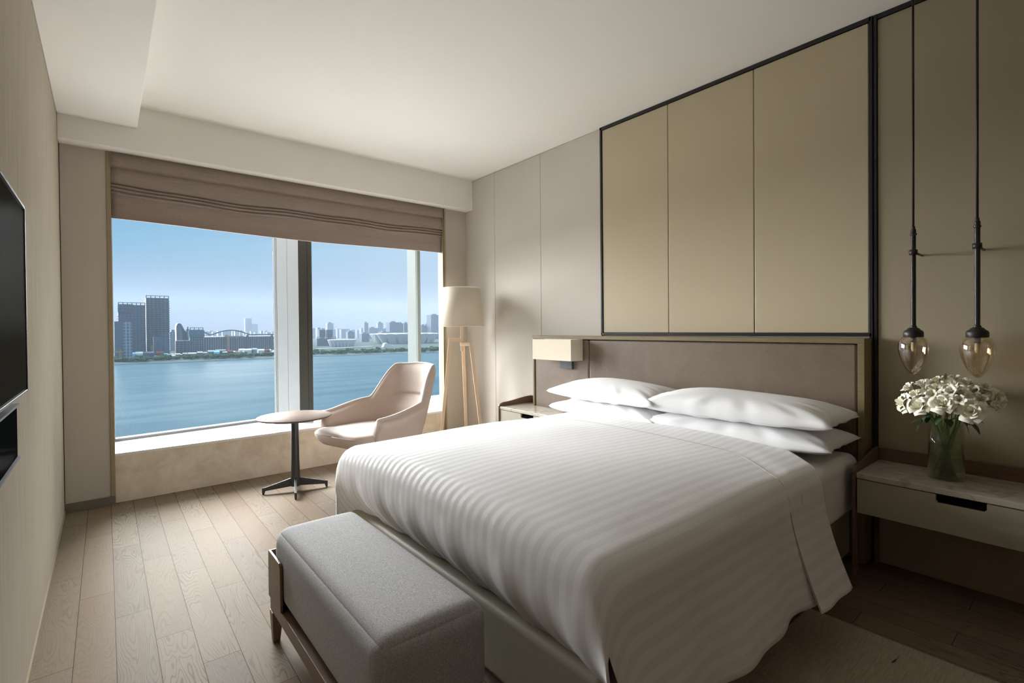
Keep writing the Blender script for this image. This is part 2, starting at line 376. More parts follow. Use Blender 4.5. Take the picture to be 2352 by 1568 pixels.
# headboard wall: backing, fabric panels towards the window, framed leather panels, darker leather beyond
wr = struct('wall_right', MB().box(W, W+.12, YBK-.1, 4.70, 0, ZC+.15), 'wall_fabric', smooth=False)
ZH = 1.195
YA, YJ1, YJ2, YPOST, YSM = 2.634, 2.019, 1.412, .80, 3.371
def panel(y0, y1, z0, z1, mat, name, t=.012, bev=.004):
    return MB().box(W-t, W-.0005, y0+.0012, y1-.0012, z0+.001, z1-.001).build(name, mat, wr, bevel=bev, smooth=False)
panel(4.072, 4.598, 0.0, ZC-.002, 'wall_fabric', 'fabric_panel')
panel(YSM, 4.072, 0.0, ZC-.002, 'wall_fabric', 'fabric_panel')
panel(YA+.012, YSM, 0.0, ZC-.002, 'wall_fabric', 'fabric_panel')
panel(YJ1, YA-.010, ZH+.012, ZC-.025, 'leather_panel', 'leather_panel', .02, .006)
panel(YJ2, YJ1, ZH+.012, ZC-.025, 'leather_panel', 'leather_panel', .02, .006)
panel(YPOST+.012, YJ2, ZH+.012, ZC-.025, 'leather_panel', 'leather_panel', .02, .006)
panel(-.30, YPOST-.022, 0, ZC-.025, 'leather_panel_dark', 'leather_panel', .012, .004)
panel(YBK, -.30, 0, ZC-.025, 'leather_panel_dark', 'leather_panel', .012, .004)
fr = MB()
fr.box(W-.026, W, YPOST, YA+.010, ZC-.024, ZC); fr.box(W-.020, W, YBK, YPOST-.02, ZC-.024, ZC)
fr.box(W-.026, W, YA-.008, YA+.010, ZH, ZC); fr.box(W-.026, W, YPOST, YA+.010, ZH-.004, ZH+.012)
fr.box(W-.026, W, YPOST-.004, YPOST+.012, 0, ZC); fr.box(W-.022, W, YPOST-.022, YPOST-.010, 0, ZC); fr.box(W-.010, W, YPOST-.012, YPOST-.002, 0, ZC)
struct('trim_1', fr, 'black_metal', bevel=.0015, smooth=False)

# window side: pillars with bronze edge, low stone wall, sill, recess
XL, XR = .273, 3.056
wl = struct('wall_window', MB().box(.004, XL-.022, YP, YP+.14, .062, ZS).box(XL-.02, XL, YP-.004, YP+.60, .062, ZS), ['pillar_fabric'], smooth=False)
MB().box(0, .006, YP+.008, YP+.13, .062, ZS).build('shadow_strip', 'black_metal', wl, smooth=False)  # black strip drawn in for the shadow line between wall and pillar
MB().box(XL-.022, XL+.003, YP-.008, YP+.03, 0, ZS).build('edge_trim', 'bronze_trim', wl, bevel=.002, smooth=False)
struct('baseboard_window', MB().box(0, XL+.003, YP-.012, YP+.02, 0, .062), 'baseboard_brown', bevel=.002, smooth=False)
wrr = struct('wall_window_right', MB().box(XR+.03, W, YP, YP+.14, 0, ZS), ['pillar_fabric'], smooth=False)
MB().box(XR, XR+.010, YP-.010, YP+.04, 0, ZS).box(XR+.010, XR+.014, YP+.01, YP+.04, 0, ZS).box(XR+.014, XR+.030, YP-.022, YP+.04, 0, ZS).build('edge_trim', 'bronze_trim', wrr, bevel=.002, smooth=False)
ZL = .362
struct('trim_2', MB().box(XL+.003, 4.3, 4.62, 4.72, 0, ZL-.02), 'plinth_stone', smooth=False)
def gl(x): return 5.147+.129*(x-.285)      # the facade runs a little askew to the room
struct('window_sill', MB().prism([(XL, 4.612), (4.3, 4.612), (4.3, gl(4.3)+.1), (XL, gl(XL)+.1)], ZL-.02, ZL), 'sill_stone', smooth=False)
struct('wall_recess', MB().prism([(XL-.02, 4.66), (4.3, 4.66), (4.3, gl(4.3)+.1), (XL-.02, gl(XL)+.1)], ZS, ZS+.1)
       .box(4.2, 4.3, 4.66, gl(4.2)+.1, 0, ZS).box(W+.12, 4.3, 4.6, 4.66, 0, ZC+.1), 'white_trim', smooth=False)
win = MB(); za, zb = ZL, ZS
def gbar(x0, x1, z0, z1, d0=-.03, d1=.04):
    win.prism([(x0, gl(x0)+d0), (x1, gl(x1)+d0), (x1, gl(x1)+d1), (x0, gl(x0)+d1)], z0, z1)
gbar(XL, 4.2, za, za+.022); gbar(XL, 4.2, zb-.03, zb); gbar(XL, XL+.012, za, zb)
w1 = struct('window_1', win, 'window_white', smooth=False)
A, B, C = (1.529, gl(1.529)), (1.666, 4.95), (1.792, 4.95)
def lerp2(p, q, t): return (p[0]+(q[0]-p[0])*t, p[1]+(q[1]-p[1])*t)
mu = MB()
for t0, t1 in ((0, .085), (.10, .135), (.15, .56), (.568, 1.0)):
    p, q = lerp2(A, B, t0), lerp2(A, B, t1); mu.prism([p, q, (q[0]+.05, q[1]+.15), (p[0]+.05, p[1]+.15)], za, zb)
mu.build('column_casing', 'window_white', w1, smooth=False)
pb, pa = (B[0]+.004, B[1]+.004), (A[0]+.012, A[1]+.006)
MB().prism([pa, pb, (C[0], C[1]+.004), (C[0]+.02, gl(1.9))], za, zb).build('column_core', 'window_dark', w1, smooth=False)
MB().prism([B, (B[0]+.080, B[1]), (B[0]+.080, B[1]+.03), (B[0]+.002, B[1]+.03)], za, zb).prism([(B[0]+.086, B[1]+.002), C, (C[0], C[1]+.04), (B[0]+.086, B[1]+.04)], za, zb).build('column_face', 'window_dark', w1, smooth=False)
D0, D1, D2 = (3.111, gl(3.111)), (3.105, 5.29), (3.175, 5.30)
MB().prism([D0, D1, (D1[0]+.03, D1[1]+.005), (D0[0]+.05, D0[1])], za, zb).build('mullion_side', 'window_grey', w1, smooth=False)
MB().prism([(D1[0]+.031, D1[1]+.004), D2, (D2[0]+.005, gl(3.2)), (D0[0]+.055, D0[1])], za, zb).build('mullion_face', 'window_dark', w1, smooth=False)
for x0, x1 in ((XL+.012, 1.53), (1.80, 3.12), (3.21, 4.2)):
    MB().prism([(x0, gl(x0)), (x1, gl(x1)), (x1, gl(x1)+.006), (x0, gl(x0)+.006)], za+.022, zb-.03).build('glass_pane', 'window_glass', w1, smooth=False)

# roman blind
bp = [(4.578, 2.549), (4.574, 2.452), (4.580, 2.446), (4.604, 2.447), (4.602, 2.438), (4.590, 2.38), (4.582, 2.328), (4.588, 2.320), (4.602, 2.320), (4.600, 2.313), (4.584, 2.306), (4.586, 2.297), (4.602, 2.296), (4.600, 2.289),
      (4.586, 2.282), (4.588, 2.272), (4.603, 2.270), (4.602, 2.262), (4.590, 2.256), (4.594, 2.246), (4.612, 2.243), (4.616, 2.17), (4.616, 2.076)]
front = bp; back = [(y+.022, z) for y, z in reversed(bp)]
def bwave(x, y, z):
    k = smoothstep(2.45, 2.33, z)*smoothstep(2.2, 2.26, z)
    dz = -.016*math.sin(PI*(x-XL)/(XR-XL))*smoothstep(2.5, 2.3, z) + k*(.006*math.sin(x*4.1+.6)+.004*math.sin(x*9.7))
    return (x, y+k*.004*math.sin(x*6.3+z*20), z+dz+ .004*math.sin(x*3)*smoothstep(2.25, 2.08, z))
MB().extr(front+back, 'X', XL+.0032, XR-.0005, n=60, fn=bwave).build('roman_blind', 'blind_fabric', smooth=True,
    label='taupe fabric roman blind gathered in folds at the top of the window', cat='blind')

# ------------------------------------------------------------------ television on the stone wall
tv = empty('television', (0, 1.5, 1.3), label='flat black television on the stone wall at the left edge', cat='television')
def rel(mb, o):
    mb.v = [(x-o[0], y-o[1], z-o[2]) for x, y, z in mb.v]; return mb
T0 = (0, 1.5, 1.3)
rel(MB().box(.048, .055, 1.05, 1.985, 1.09, 1.60), T0).build('screen', 'tv_glass', tv, bevel=.001, smooth=False)
rel(MB().box(.030, .052, 1.04, 1.995, 1.08, 1.612).box(.05, .058, 1.04, 1.995, 1.605, 1.612).box(.05, .058, 1.04, 1.995, 1.08, 1.087).box(.05, .058, 1.988, 1.995, 1.08, 1.612), T0).build('bezel', 'tv_frame', tv, bevel=.001, smooth=False)
rel(MB().box(0, .030, 1.2, 1.8, 1.15, 1.5), T0).build('mount', 'black_metal', tv, smooth=False)
mp_ = empty('media_panel', (0, 1.6, .95), label='glossy black media box mounted under the television', cat='media box')
T0 = (0, 1.6, .95)
rel(MB().box(0, .028, 1.15, 2.055, .885, 1.035), T0).build('body', 'black_gloss', mp_, bevel=.001, smooth=False)
rel(MB().box(.0, .034, 1.15, 2.058, 1.035, 1.041).box(0, .034, 1.15, 2.058, .879, .885), T0).build('metal_edge', 'tv_frame', mp_, smooth=False)

# ------------------------------------------------------------------ side table
tx, ty = 1.364, 4.045
st = empty('side_table', (tx, ty, 0), math.atan2(-.27, .963), label='round walnut-topped side table on a dark pedestal by the window', cat='table')
R_ = .272; pr = [(0, .562), (R_-.05, .562), (R_-.012, .570), (R_, .580), (R_-.004, .5835), (0, .5835)]
MB().lathe(pr, n=96).build('tabletop', 'table_veneer', st)
MB().lathe([(0, .04), (.0355, .04), (.036, .06), (.029, .25), (.027, .555), (0, .555)], n=40).build('column', 'table_metal', st, bevel=.001)
MB().lathe([(0, .545), (.10, .550), (.10, .5615), (0, .5615)], n=40).build('top_plate', 'gunmetal', st)
for k in range(4):
    a = k*PI/2; d = Vector((math.cos(a), math.sin(a), 0)); n_ = Vector((-d.y, d.x, 0))
    p = [(.02, .040), (.02, .105), (.212, .052), (.235, .050), (.235, .012), (.215, .012), (.212, .026)]
    mb = MB(); vs = [d*r+n_*t+Vector((0, 0, z)) for t in (-.0085, .0085) for r, z in p]; k7 = len(p)
    mb.add(vs, [tuple(range(k7-1, -1, -1)), tuple(range(k7, 2*k7))]+[(i, (i+1) % k7, k7+(i+1) % k7, k7+i) for i in range(k7)])
    lg = mb.build('leg', 'table_metal', st, bevel=.0015)
    MB().lathe([(0, .0005), (.0075, .0005), (.0075, .014), (0, .014)], c=tuple(d*.226), n=16).build('foot_glide', 'black_metal', lg)

# ------------------------------------------------------------------ lounge chair
ca = math.atan2(-.28, -.96)
ch = empty('lounge_chair', (1.99, 3.93, 0), ca, label='blush leather swivel lounge chair with high back by the window', cat='chair')
def interp(pts, t):
    n = len(pts)-1; x = t*n; i = min(int(x), n-1); f = x-i
    P = [Vector(pts[max(i-1, 0)]), Vector(pts[i]), Vector(pts[i+1]), Vector(pts[min(i+2, n)])]
    return .5*((2*P[1])+(P[2]-P[0])*f+(2*P[0]-5*P[1]+4*P[2]-P[3])*f*f+(3*P[1]-P[0]-3*P[2]+P[3])*f**3)
half = [(.30, .315, 0), (.16, .33, 0), (.02, .335, 0), (-.11, .32, 0), (-.21, .28, 0), (-.285, .205, 0), (-.325, .10, 0), (-.335, 0, 0)]
plan = half+[(x, -y, 0) for x, y, _ in half[-2::-1]]
def shell(u, v, off=0.0):
    """u 0..1 round the U from one arm tip to the other, v 0 foot .. 1 top"""
    p = interp(plan, u); q = interp(plan, min(1, u+.004))-interp(plan, max(0, u-.004)); nrm = Vector((q.y, -q.x, 0)).normalized()
    a = abs(2*u-1)                                   # 0 mid back, 1 arm tip
    back = 1-smoothstep(.26, .60, a)
    top = .565 + .075*(1-smoothstep(.45, 1.0, a)) + .290*(1-smoothstep(.33, .505, a)) - .010*smoothstep(.05, .30, a)
    bot = .345 + .03*smoothstep(.6, 1, a)
    z = bot+(top-bot)*v
    hz = max(0, z-.42)
    p = p+Vector((-1, 0, 0))*hz*(.34*back+.05) + nrm*0
    p.y *= 1 + (.10*smoothstep(.42, .58, z)*smoothstep(.25, .6, a)) - .02*smoothstep(.70, .95, z)
    if z < .44: p = Vector((p.x*(1-.35*(.44-z)*2), p.y*(1-.35*(.44-z)*2), 0))
    thick = .040*(1+.55*smoothstep(.42, .85, a)*smoothstep(.2, .8, v))*(1-.25*(v**8))*(1-.55*max(0, (v-.86)/.14)**2)
    # cushioning: lumbar roll below the cross seam, head roll above
    bulge = 0
    if back > 0: bulge = back*(.020*math.exp(-((z-.55)/.08)**2)+.012*math.exp(-((z-.79)/.10)**2)-.020*math.exp(-((z-.665)/.013)**2)*(1-smoothstep(.20, .32, a)))
    return p+nrm*(off*thick)-(nrm*bulge if off < 0 else Vector()) + Vector((0, 0, z))
nsgn = -1
c0 = interp(plan, .5); q0 = interp(plan, .504)-interp(plan, .496); n0 = Vector((q0.y, -q0.x, 0))
flip = 1 if n0.x < 0 else -1                        # +1: normal points outward at mid back
mb = MB(); NU, NV = 110, 60
def sh(u, v, side):
    p = shell(u, v, side*flip if flip > 0 else side*-1)
    return p
def ring(i):
    u = i/NU; t = min(1, min(u, 1-u)/.035); tt = .55+.45*math.sqrt(max(0, 1-(1-t)**2))
    pts = []
    for j in range(NV+1):
        a, b = shell(u, j/NV, -1), shell(u, j/NV, 1); m_ = (a+b)/2; pts.append((m_+(a-m_)*tt))
    top = []
    for k in range(1, 6):
        a, b = shell(u, 1, -1), shell(u, 1, 1); m_ = (a+b)/2; th = PI*k/6
        top.append(m_+(a-m_)*tt*math.cos(th)+Vector((0, 0, (a-m_).length*tt*math.sin(th))))
    for j in range(NV, -1, -1):
        a, b = shell(u, j/NV, -1), shell(u, j/NV, 1); m_ = (a+b)/2; top.append(m_+(b-m_)*tt)
    return pts+top
rings_ = [ring(i) for i in range(NU+1)]; K = len(rings_[0])
mb.add([p for r in rings_ for p in r], [(i*K+j, (i+1)*K+j, (i+1)*K+(j+1) % K, i*K+(j+1) % K) for i in range(NU) for j in range(K)]+[tuple(range(K)), tuple(range(NU*K+K-1, NU*K-1, -1))])
mb.build('shell', 'chair_leather', ch, bevel=0)
# piping along the outer top edge of each arm
for sgn in (0, 1):
    pts = []
    for i in range(30):
        u = .03+.30*i/29; u = 1-u if sgn else u
        a, b = shell(u, 1, -1), shell(u, 1, 1); c_ = (a+b)/2; o_ = b if (b-Vector((0, 0, b.z))).length > (a-Vector((0, 0, a.z))).length else a
        pts.append(c_+(o_-c_)*.98+Vector((0, 0, .004)))
    MB().tube(pts, .0026, 6).build('piping', 'chair_seam', ch)
# seat cushion
def superpt(th, a, b, e): 
    c_, s_ = math.cos(th), math.sin(th); return (a*abs(c_)**e*(1 if c_ > 0 else -1), b*abs(s_)**e*(1 if s_ > 0 else -1))
mb = MB(); prof = [(.0, .315), (.6, .315), (.86, .322), (.93, .345), (.985, .375), (1.0, .405), (.985, .428), (.94, .440), (.80, .447), (.5, .450), (0, .450)]
N_ = 64; vs = []
for i in range(N_):
    th = 2*PI*i/N_; x, y = superpt(th, .36, .325, .42)
    for k_, z in prof: 
        zz = z + (.012*(x*k_/.36) if z > .4 else .02*(x*k_/.36)); vs.append((x*k_+.085, y*k_*(1+.0*x), zz))
k_ = len(prof); mb.add(vs, [(i*k_+j, ((i+1) % N_)*k_+j, ((i+1) % N_)*k_+j+1, i*k_+j+1) for i in range(N_) for j in range(k_-1)])
mb.build('seat', 'chair_leather', ch)
pts = []
for i in range(49):
    th = 2*PI*(i/48); x, y = superpt(th, .36, .325, .42); pts.append((x*1.0+.085, y*1.0, .412+.015*x/.36))
MB().tube(pts, .0022, 6).build('seat_piping', 'chair_seam', ch)
MB().prism([(.20, .2), (-.2, .2), (-.2, -.2), (.20, -.2)], .295, .318).build('under_plate', 'table_metal', ch, bevel=.02)
MB().lathe([(0, .05), (.045, .05), (.045, .075), (.028, .09), (.026, .30), (0, .30)], n=32).build('column', 'table_metal', ch)
for k in range(4):
    a = PI/4*0+k*PI/2+.28; d = Vector((math.cos(a), math.sin(a), 0)); n_ = Vector((-d.y, d.x, 0)); p = [(.02, .035), (.02, .085), (.35, .052), (.35, .002), (.31, .002), (.31, .028)]
    vs = [d*r+n_*t+Vector((0, 0, z)) for t in (-.016, .016) for r, z in p]; k7 = len(p)
    MB().add(vs, [tuple(range(k7-1, -1, -1)), tuple(range(k7, 2*k7))]+[(i, (i+1) % k7, k7+(i+1) % k7, k7+i) for i in range(k7)]).build('leg', 'table_metal', ch, bevel=.002)

# ------------------------------------------------------------------ floor lamp
LX, LY = 3.035, 4.2
fl = empty('floor_lamp', (LX, LY, 0), label='tripod floor lamp of pale wood with cream drum shade', cat='lamp')
sh_ = MB().lathe([(.224, 1.275), (.183, 1.665)], n=72).build('lamp_shade', 'shade_fabric', fl, solid=.003)
MB().lathe([(.2255, 1.273), (.2235, 1.283), (.2195, 1.283), (.2195, 1.273), (.2255, 1.273)], n=72).build('shade_rim', 'sheet_cotton', sh_)
MB().lathe([(.1845, 1.667), (.1855, 1.657), (.1805, 1.657), (.1805, 1.667), (.1845, 1.667)], n=72).build('shade_rim', 'sheet_cotton', sh_)
mb = MB()
for k in range(3):
    a = k*2*PI/3; mb.tube([(0, 0, 1.64), (.18*math.cos(a), .18*math.sin(a), 1.655)], .002, 6)
mb.build('shade_spider', 'black_metal', sh_)
MB().lathe([(0, 1.40), (.015, 1.40), (.02, 1.44), (.03, 1.50), (.025, 1.54), (0, 1.56)], n=24).build('bulb', 'bulb_white', fl)
# plan directions in camera terms: to the right of the picture and away from it
ri = Vector((math.cos(YAW-.12), -math.sin(YAW-.12), 0)); aw = Vector((-ri.y, ri.x, 0))
def LP(a, b, z): return tuple(ri*a+aw*b+Vector((0, 0, z)))
MB().bar(LP(0, 0, 1.02), LP(0, 0, 1.42), .028, .028, ref=tuple(aw)).build('stem', 'ash_wood', fl, bevel=.002, smooth=False)
for top_a, top_b, ztop, ba, bb in ((-.115, -.02, 1.150, -.235, -.10), (.085, -.07, 1.105, .205, -.16), (.012, .075, 1.10, .045, .21)):
    lg = MB().bar(LP(top_a, top_b, ztop), LP(ba, bb, 0), .034, .034, .030, .030, ref=tuple(aw))
    lg.bar(LP(top_a*(.95), top_b*.95, ztop-.017), LP(0.012 if top_a < 0 else -.012 if top_a > .05 else 0, 0, ztop-.017), .030, .034, ref=(0, 0, 1))
    lo = lg.build('leg', 'ash_wood', fl, bevel=.002, smooth=False)
    lo.data.transform(Matrix.Translation((0, 0, .004)))

# ------------------------------------------------------------------ headboard
HX, H0, H1, HT = 3.229, .80, 3.340, 1.182
hb = empty('headboard', (W, 2.07, 0), label='wide brown leather headboard in a brass-toned wooden frame', cat='headboard')
O = (W, 2.07, 0)
mb = MB(); mb.box(HX, W-.027, H0, H1, HT-.027, HT); mb.box(HX, W-.027, H0, H0+.030, .02, HT-.027); mb.box(HX, W-.027, H1-.018, H1, .02, HT-.027)
mb.box(HX+.05, W-.027, H0+.03, H1-.018, .02, HT-.027)
rel(mb, O).build('frame', 'headboard_wood', hb, bevel=.0015, smooth=False)
rel(MB().box(HX+.008, HX+.052, H0+.034, 2.672, .30, HT-.031), O).build('leather_pad', 'aged_leather', hb, bevel=.014, seg=4)
rel(MB().box(HX+.008, HX+.052, 2.676, H1-.022, .30, HT-.031), O).build('leather_pad', 'aged_leather', hb, bevel=.014, seg=4)

# wall sconce on the headboard
so = empty('wall_sconce', (HX+.008, 3.04, 1.0), label='cream box-shaded reading sconce on the far end of headboard', cat='lamp')
O = (HX+.008, 3.04, 1.0)
SX0, SX1 = 3.085, 3.225
a0 = at(1223, 779, 'X', SX0).y; a1 = at(1311, 779, 'X', SX0).y; zt = at(1267, 779, 'X', SX0).z; zb_ = at(1300, 829, 'X', SX0).z
mb = MB()
for b in ((SX0, SX0+.003, a1, a0), (SX1-.003, SX1, a1, a0), (SX0+.003, SX1-.003, a1, a1+.003), (SX0+.003, SX1-.003, a0-.003, a0)): mb.box(*b, zb_, zt)
rel(mb, O).build('lamp_shade', 'shade_fabric', so, bevel=.001, smooth=False)
ym = (a0+a1)/2-.03
rel(MB().box(3.213, 3.236, ym-.085, ym+.055, zb_-.075, zb_+.06), O).build('bracket', 'gunmetal', so, bevel=.001, smooth=False)
rel(MB().lathe([(0, zb_+.02), (.014, zb_+.02), (.02, zb_+.06), (.024, zb_+.09), (0, zb_+.12)], c=(3.155, ym, 0), n=20), O).build('bulb', 'bulb_white', so)
rel(MB().tube([(3.215, ym, zb_+.03), (3.155, ym, zb_+.03)], .006), O).build('lamp_arm', 'gunmetal', so)

# ------------------------------------------------------------------ bed
BY0, BY1 = .80, 2.60
bed = empty('bed', (2.2, 1.7, 0), label='large double bed with taupe leather base, dressed in white', cat='bed')
O = (2.2, 1.7, 0)
rel(MB().box(1.238, HX-.002, .86, 2.69, .055, .305), O).build('base', 'bed_leather', bed, bevel=.028, seg=4)
for x in (1.34, 3.1):
    for y in (.95, 2.58): rel(MB().box(x, x+.06, y, y+.06, 0, .06), O).build('leg', 'black_metal', bed, smooth=False)
mb = MB()
rel(mb.box(1.315, HX-.004, BY0+.02, BY1, .30, .592), O)
mt = mb.build('mattress', 'sheet_cotton', bed, bevel=.05, seg=6)

random.seed(4)
XF, YL, YR = 1.165, 2.600, .775            # vertical faces of the hanging cover: foot, far side, near side
R1 = .085
def ztop(x, y):
    ty_ = (y-(YL+YR)/2)/((YL-YR)/2); tx_ = max(0, min(1, (x-XF)/1.2))
    crown = 1-abs(ty_)**3.0
    z = .628+.050*crown
    z += .022*smoothstep(0, .25, tx_)*(1-smoothstep(.5, 1.0, tx_))*crown*.6
    z -= .012*smoothstep(.8, 1.2, (x-XF)/1.2)
    return z
def edge(d, r, drop_shape):
    """arc length d from the vertical face plane: >=0 on the top, <0 hanging; gives (inset, drop)"""
    q = r*PI/2
    if d >= q: return r+(d-q), 0.0
    if d >= 0:
        th = d/r; return r*(1-math.cos(th)), r*(1-math.sin(th))
    return drop_shape(-d)
def foot_shape(t): 
    k = min(1, t/.30); return (-.012*math.sin(PI*min(1, k*1.15))+.125*k*k, R1+t*.97)
def side_shape(t):
    k = t/.42; return (-.02*math.sin(PI*min(1, k))-.10*k*k, R1+t*.97)
def far_shape(t):
    k = t/.3; return (-.01*k, R1+t)
def wr1(x, y, s_): return s_*(math.sin(x*7+y*3)*.5+math.sin(x*13-y*9+1)*.3+math.sin(x*3.1+y*17)*.2)
def cover(s_, t_, lift=0.0, head=False, flare=0.0):
    """s_: arc length from the foot face, t_: arc length from the near side face"""
    LT = (YL-YR)-2*R1+PI*R1
    ix, dx = edge(s_, R1, foot_shape)
    if t_ < LT/2:
        iy, dy = edge(t_, R1, side_shape); y = YR+iy; side = 1
    else:
        iy, dy = edge(LT-t_, R1, far_shape); y = YL-iy; side = -1
    x = XF+ix
    drop = dx+dy
    z = ztop(x, y)+ .0035*math.sin(x*5+y*4)*(1 if drop < .02 else 0) - drop
    if t_ < 0:                                   # folds of the near drop
        k = min(1, -t_/.35); y -= k*(.012*math.sin(x*11+.5)+.008*math.sin(x*23)) + flare*k*k
        if ix < .12: x += .075*k*(1-ix/.12)*1.0
        y += -lift
    if s_ < 0:
        k = min(1, -s_/.25); x += k*(.006*math.sin(y*19+1)+.004*math.sin(y*41))
        z -= 0
        x -= 0
    if t_ > LT: y += lift
    if drop < R1: z += lift
    return (x, y, z)
LT = (YL-YR)-2*R1+PI*R1
def band_lift(s_, lift): return lift*(.30+.70*smoothstep(0, .16, s_))
def cloth(name, s0, s1, t0, t1, ds, parent, mat, lift=0.0, flare=0.0, thick=.008, bend=None, sk=None):
    nu = max(2, int((s1-s0)/ds)); nv = max(2, int((t1-t0)/ds)); vs = []; uv = []
    for i in range(nu+1):
        for j in range(nv+1):
            s_ = s0+(s1-s0)*i/nu; t_ = t0+(t1-t0)*j/nv
            if bend: s2 = bend(s_, t_)
            else: s2 = s_
            vs.append(cover(s2, t_, band_lift(s_-s0, lift) if lift else 0, flare=flare)); uv.append((s2, t_))
    fs = []
    for i in range(nu):
        for j in range(nv):
            s_ = s0+(s1-s0)*(i+.5)/nu; t_ = t0+(t1-t0)*(j+.5)/nv
            if sk and sk(s_, t_): continue
            fs.append((i*(nv+1)+j, (i+1)*(nv+1)+j, (i+1)*(nv+1)+j+1, i*(nv+1)+j+1))
    me = bpy.data.meshes.new(name); me.from_pydata(vs, [], fs); me.update()
    ul = me.uv_layers.new(name='UVMap')
    for l in me.loops: ul.data[l.index].uv = uv[l.vertex_index]
    me.validate()
    return link(name, me, mat, parent, solid=thick)
dv = empty('duvet', (1.2, 1.7, .62), label='white satin-striped duvet spread over the bed', cat='duvet')
def place(o, par): o.data.transform(Matrix.Translation(-Vector(par.location))); return o
q = R1*PI/2
SF = 1.40                                       # where the turned-back band starts
def hemcurve(s_, t_):
    k = max(0, min(1, t_/LT)); return s_
def bandbend(s_, t_, only=0):
    # the fold line bows: it lies nearer the foot over the sides
    k = t_/LT; u_ = (s_-SF)/.36
    b = -.29*smoothstep(.24, -.02, k) - .05*smoothstep(.70, 1.0, k)
    if only: return b
    return s_+b-.04*u_*smoothstep(.1, -.1, k)
c1 = cloth('cover', -.30, SF+.12, -.325, LT+.30, .02, dv, 'duvet_satin', bend=lambda s_, t_: s_+bandbend(SF, t_, 1)*smoothstep(.7, 1.4, s_),
           sk=lambda s_, t_: (s_ < .0 and (t_ < 0.0 or t_ > LT)) )
place(c1, dv)
c2 = cloth('turned_back_band', SF, SF+.36, -.335, LT+.30, .01, dv, 'duvet_satin', lift=.007, flare=.03, bend=bandbend, thick=.003)
place(c2, dv)
plain('fold_crease_shade', (.36, .355, .35), .8)  # dark cord stands in for the shaded crease along the fold
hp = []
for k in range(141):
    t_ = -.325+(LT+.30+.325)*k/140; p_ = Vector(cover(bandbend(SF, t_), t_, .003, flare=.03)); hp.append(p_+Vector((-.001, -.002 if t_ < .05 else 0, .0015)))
place(MB().tube(hp, .0013, 6).build('fold_crease_shade', 'fold_crease_shade', dv), dv)

# ------------------------------------------------------------------ pillows
def pillow_mesh(a, b, t, seed, sag=0.0, low=.8):
    rnd = random.Random(seed); ph = [rnd.uniform(0, 6) for _ in range(6)]; N = 44; mb = MB()
    def f(u, v, sg):
        U, V = u*2-1, v*2-1
        U = math.copysign(abs(U)**.9, U); V = math.copysign(abs(V)**.9, V)
        pin = 1-.075*(1-V*V)*abs(U)**3; pin2 = 1-.085*(1-U*U)*abs(V)**3
        x = a*U*pin; y = b*V*pin2
        e = max(0, 1-abs(U)**2.3)*max(0, 1-abs(V)**2.6); h = t*e**.44
        h *= 1+.05*math.sin(3*U+ph[0])+.04*math.sin(4*V+ph[1]+U)
        edge_ = max(abs(U), abs(V)); wv = .0035*smoothstep(.45, .95, edge_)*(1-smoothstep(.97, 1, edge_))*(math.sin(16*math.atan2(V, U)+ph[2])+.6*math.sin(29*math.atan2(V, U)+ph[3]))
        z = sg*(h*(1.0 if sg > 0 else low)+wv)
        z += .012*(abs(U)*abs(V))**2*1.0 - sag*(abs(U)**2)
        return (x, y, z)
    for sg in (1, -1): mb.grid(N, N, lambda u, v: f(u, v, sg))
    me = mb.mesh('pillow')
    bm = bmesh.new(); bm.from_mesh(me); bmesh.ops.remove_doubles(bm, verts=bm.verts, dist=1e-5); bmesh.ops.recalc_face_normals(bm, faces=bm.faces); bm.to_mesh(me); bm.free()
    return me
def pillow(loc, rz, tilt, a, b, t, seed, label, roll=0.0, low=.8):
    me = pillow_mesh(a, b, t, seed, 0, low)
    o = link('pillow', me, 'pillow_cotton', None, label=label, cat='pillow', group='white pillows on the bed')
    o.location = loc; o.rotation_euler = (roll, tilt, rz); return o
pillow((2.985, 1.325, .660), .02, -.0, .240, .525, .090, 1, 'lower white pillow of the stack nearer the vase of roses', low=.55)
pillow((3.000, 1.340, .768), .03, -.0, .245, .535, .112, 2, 'upper white pillow of the stack nearer the vase of roses', low=.36)
pillow((2.985, 2.180, .662), -.03, -.0, .240, .470, .090, 3, 'lower white pillow of the stack beneath the box sconce', low=.55)
pillow((2.990, 2.195, .771), -.03, -.0, .245, .478, .108, 4, 'upper white pillow of the stack beneath the box sconce', low=.36)

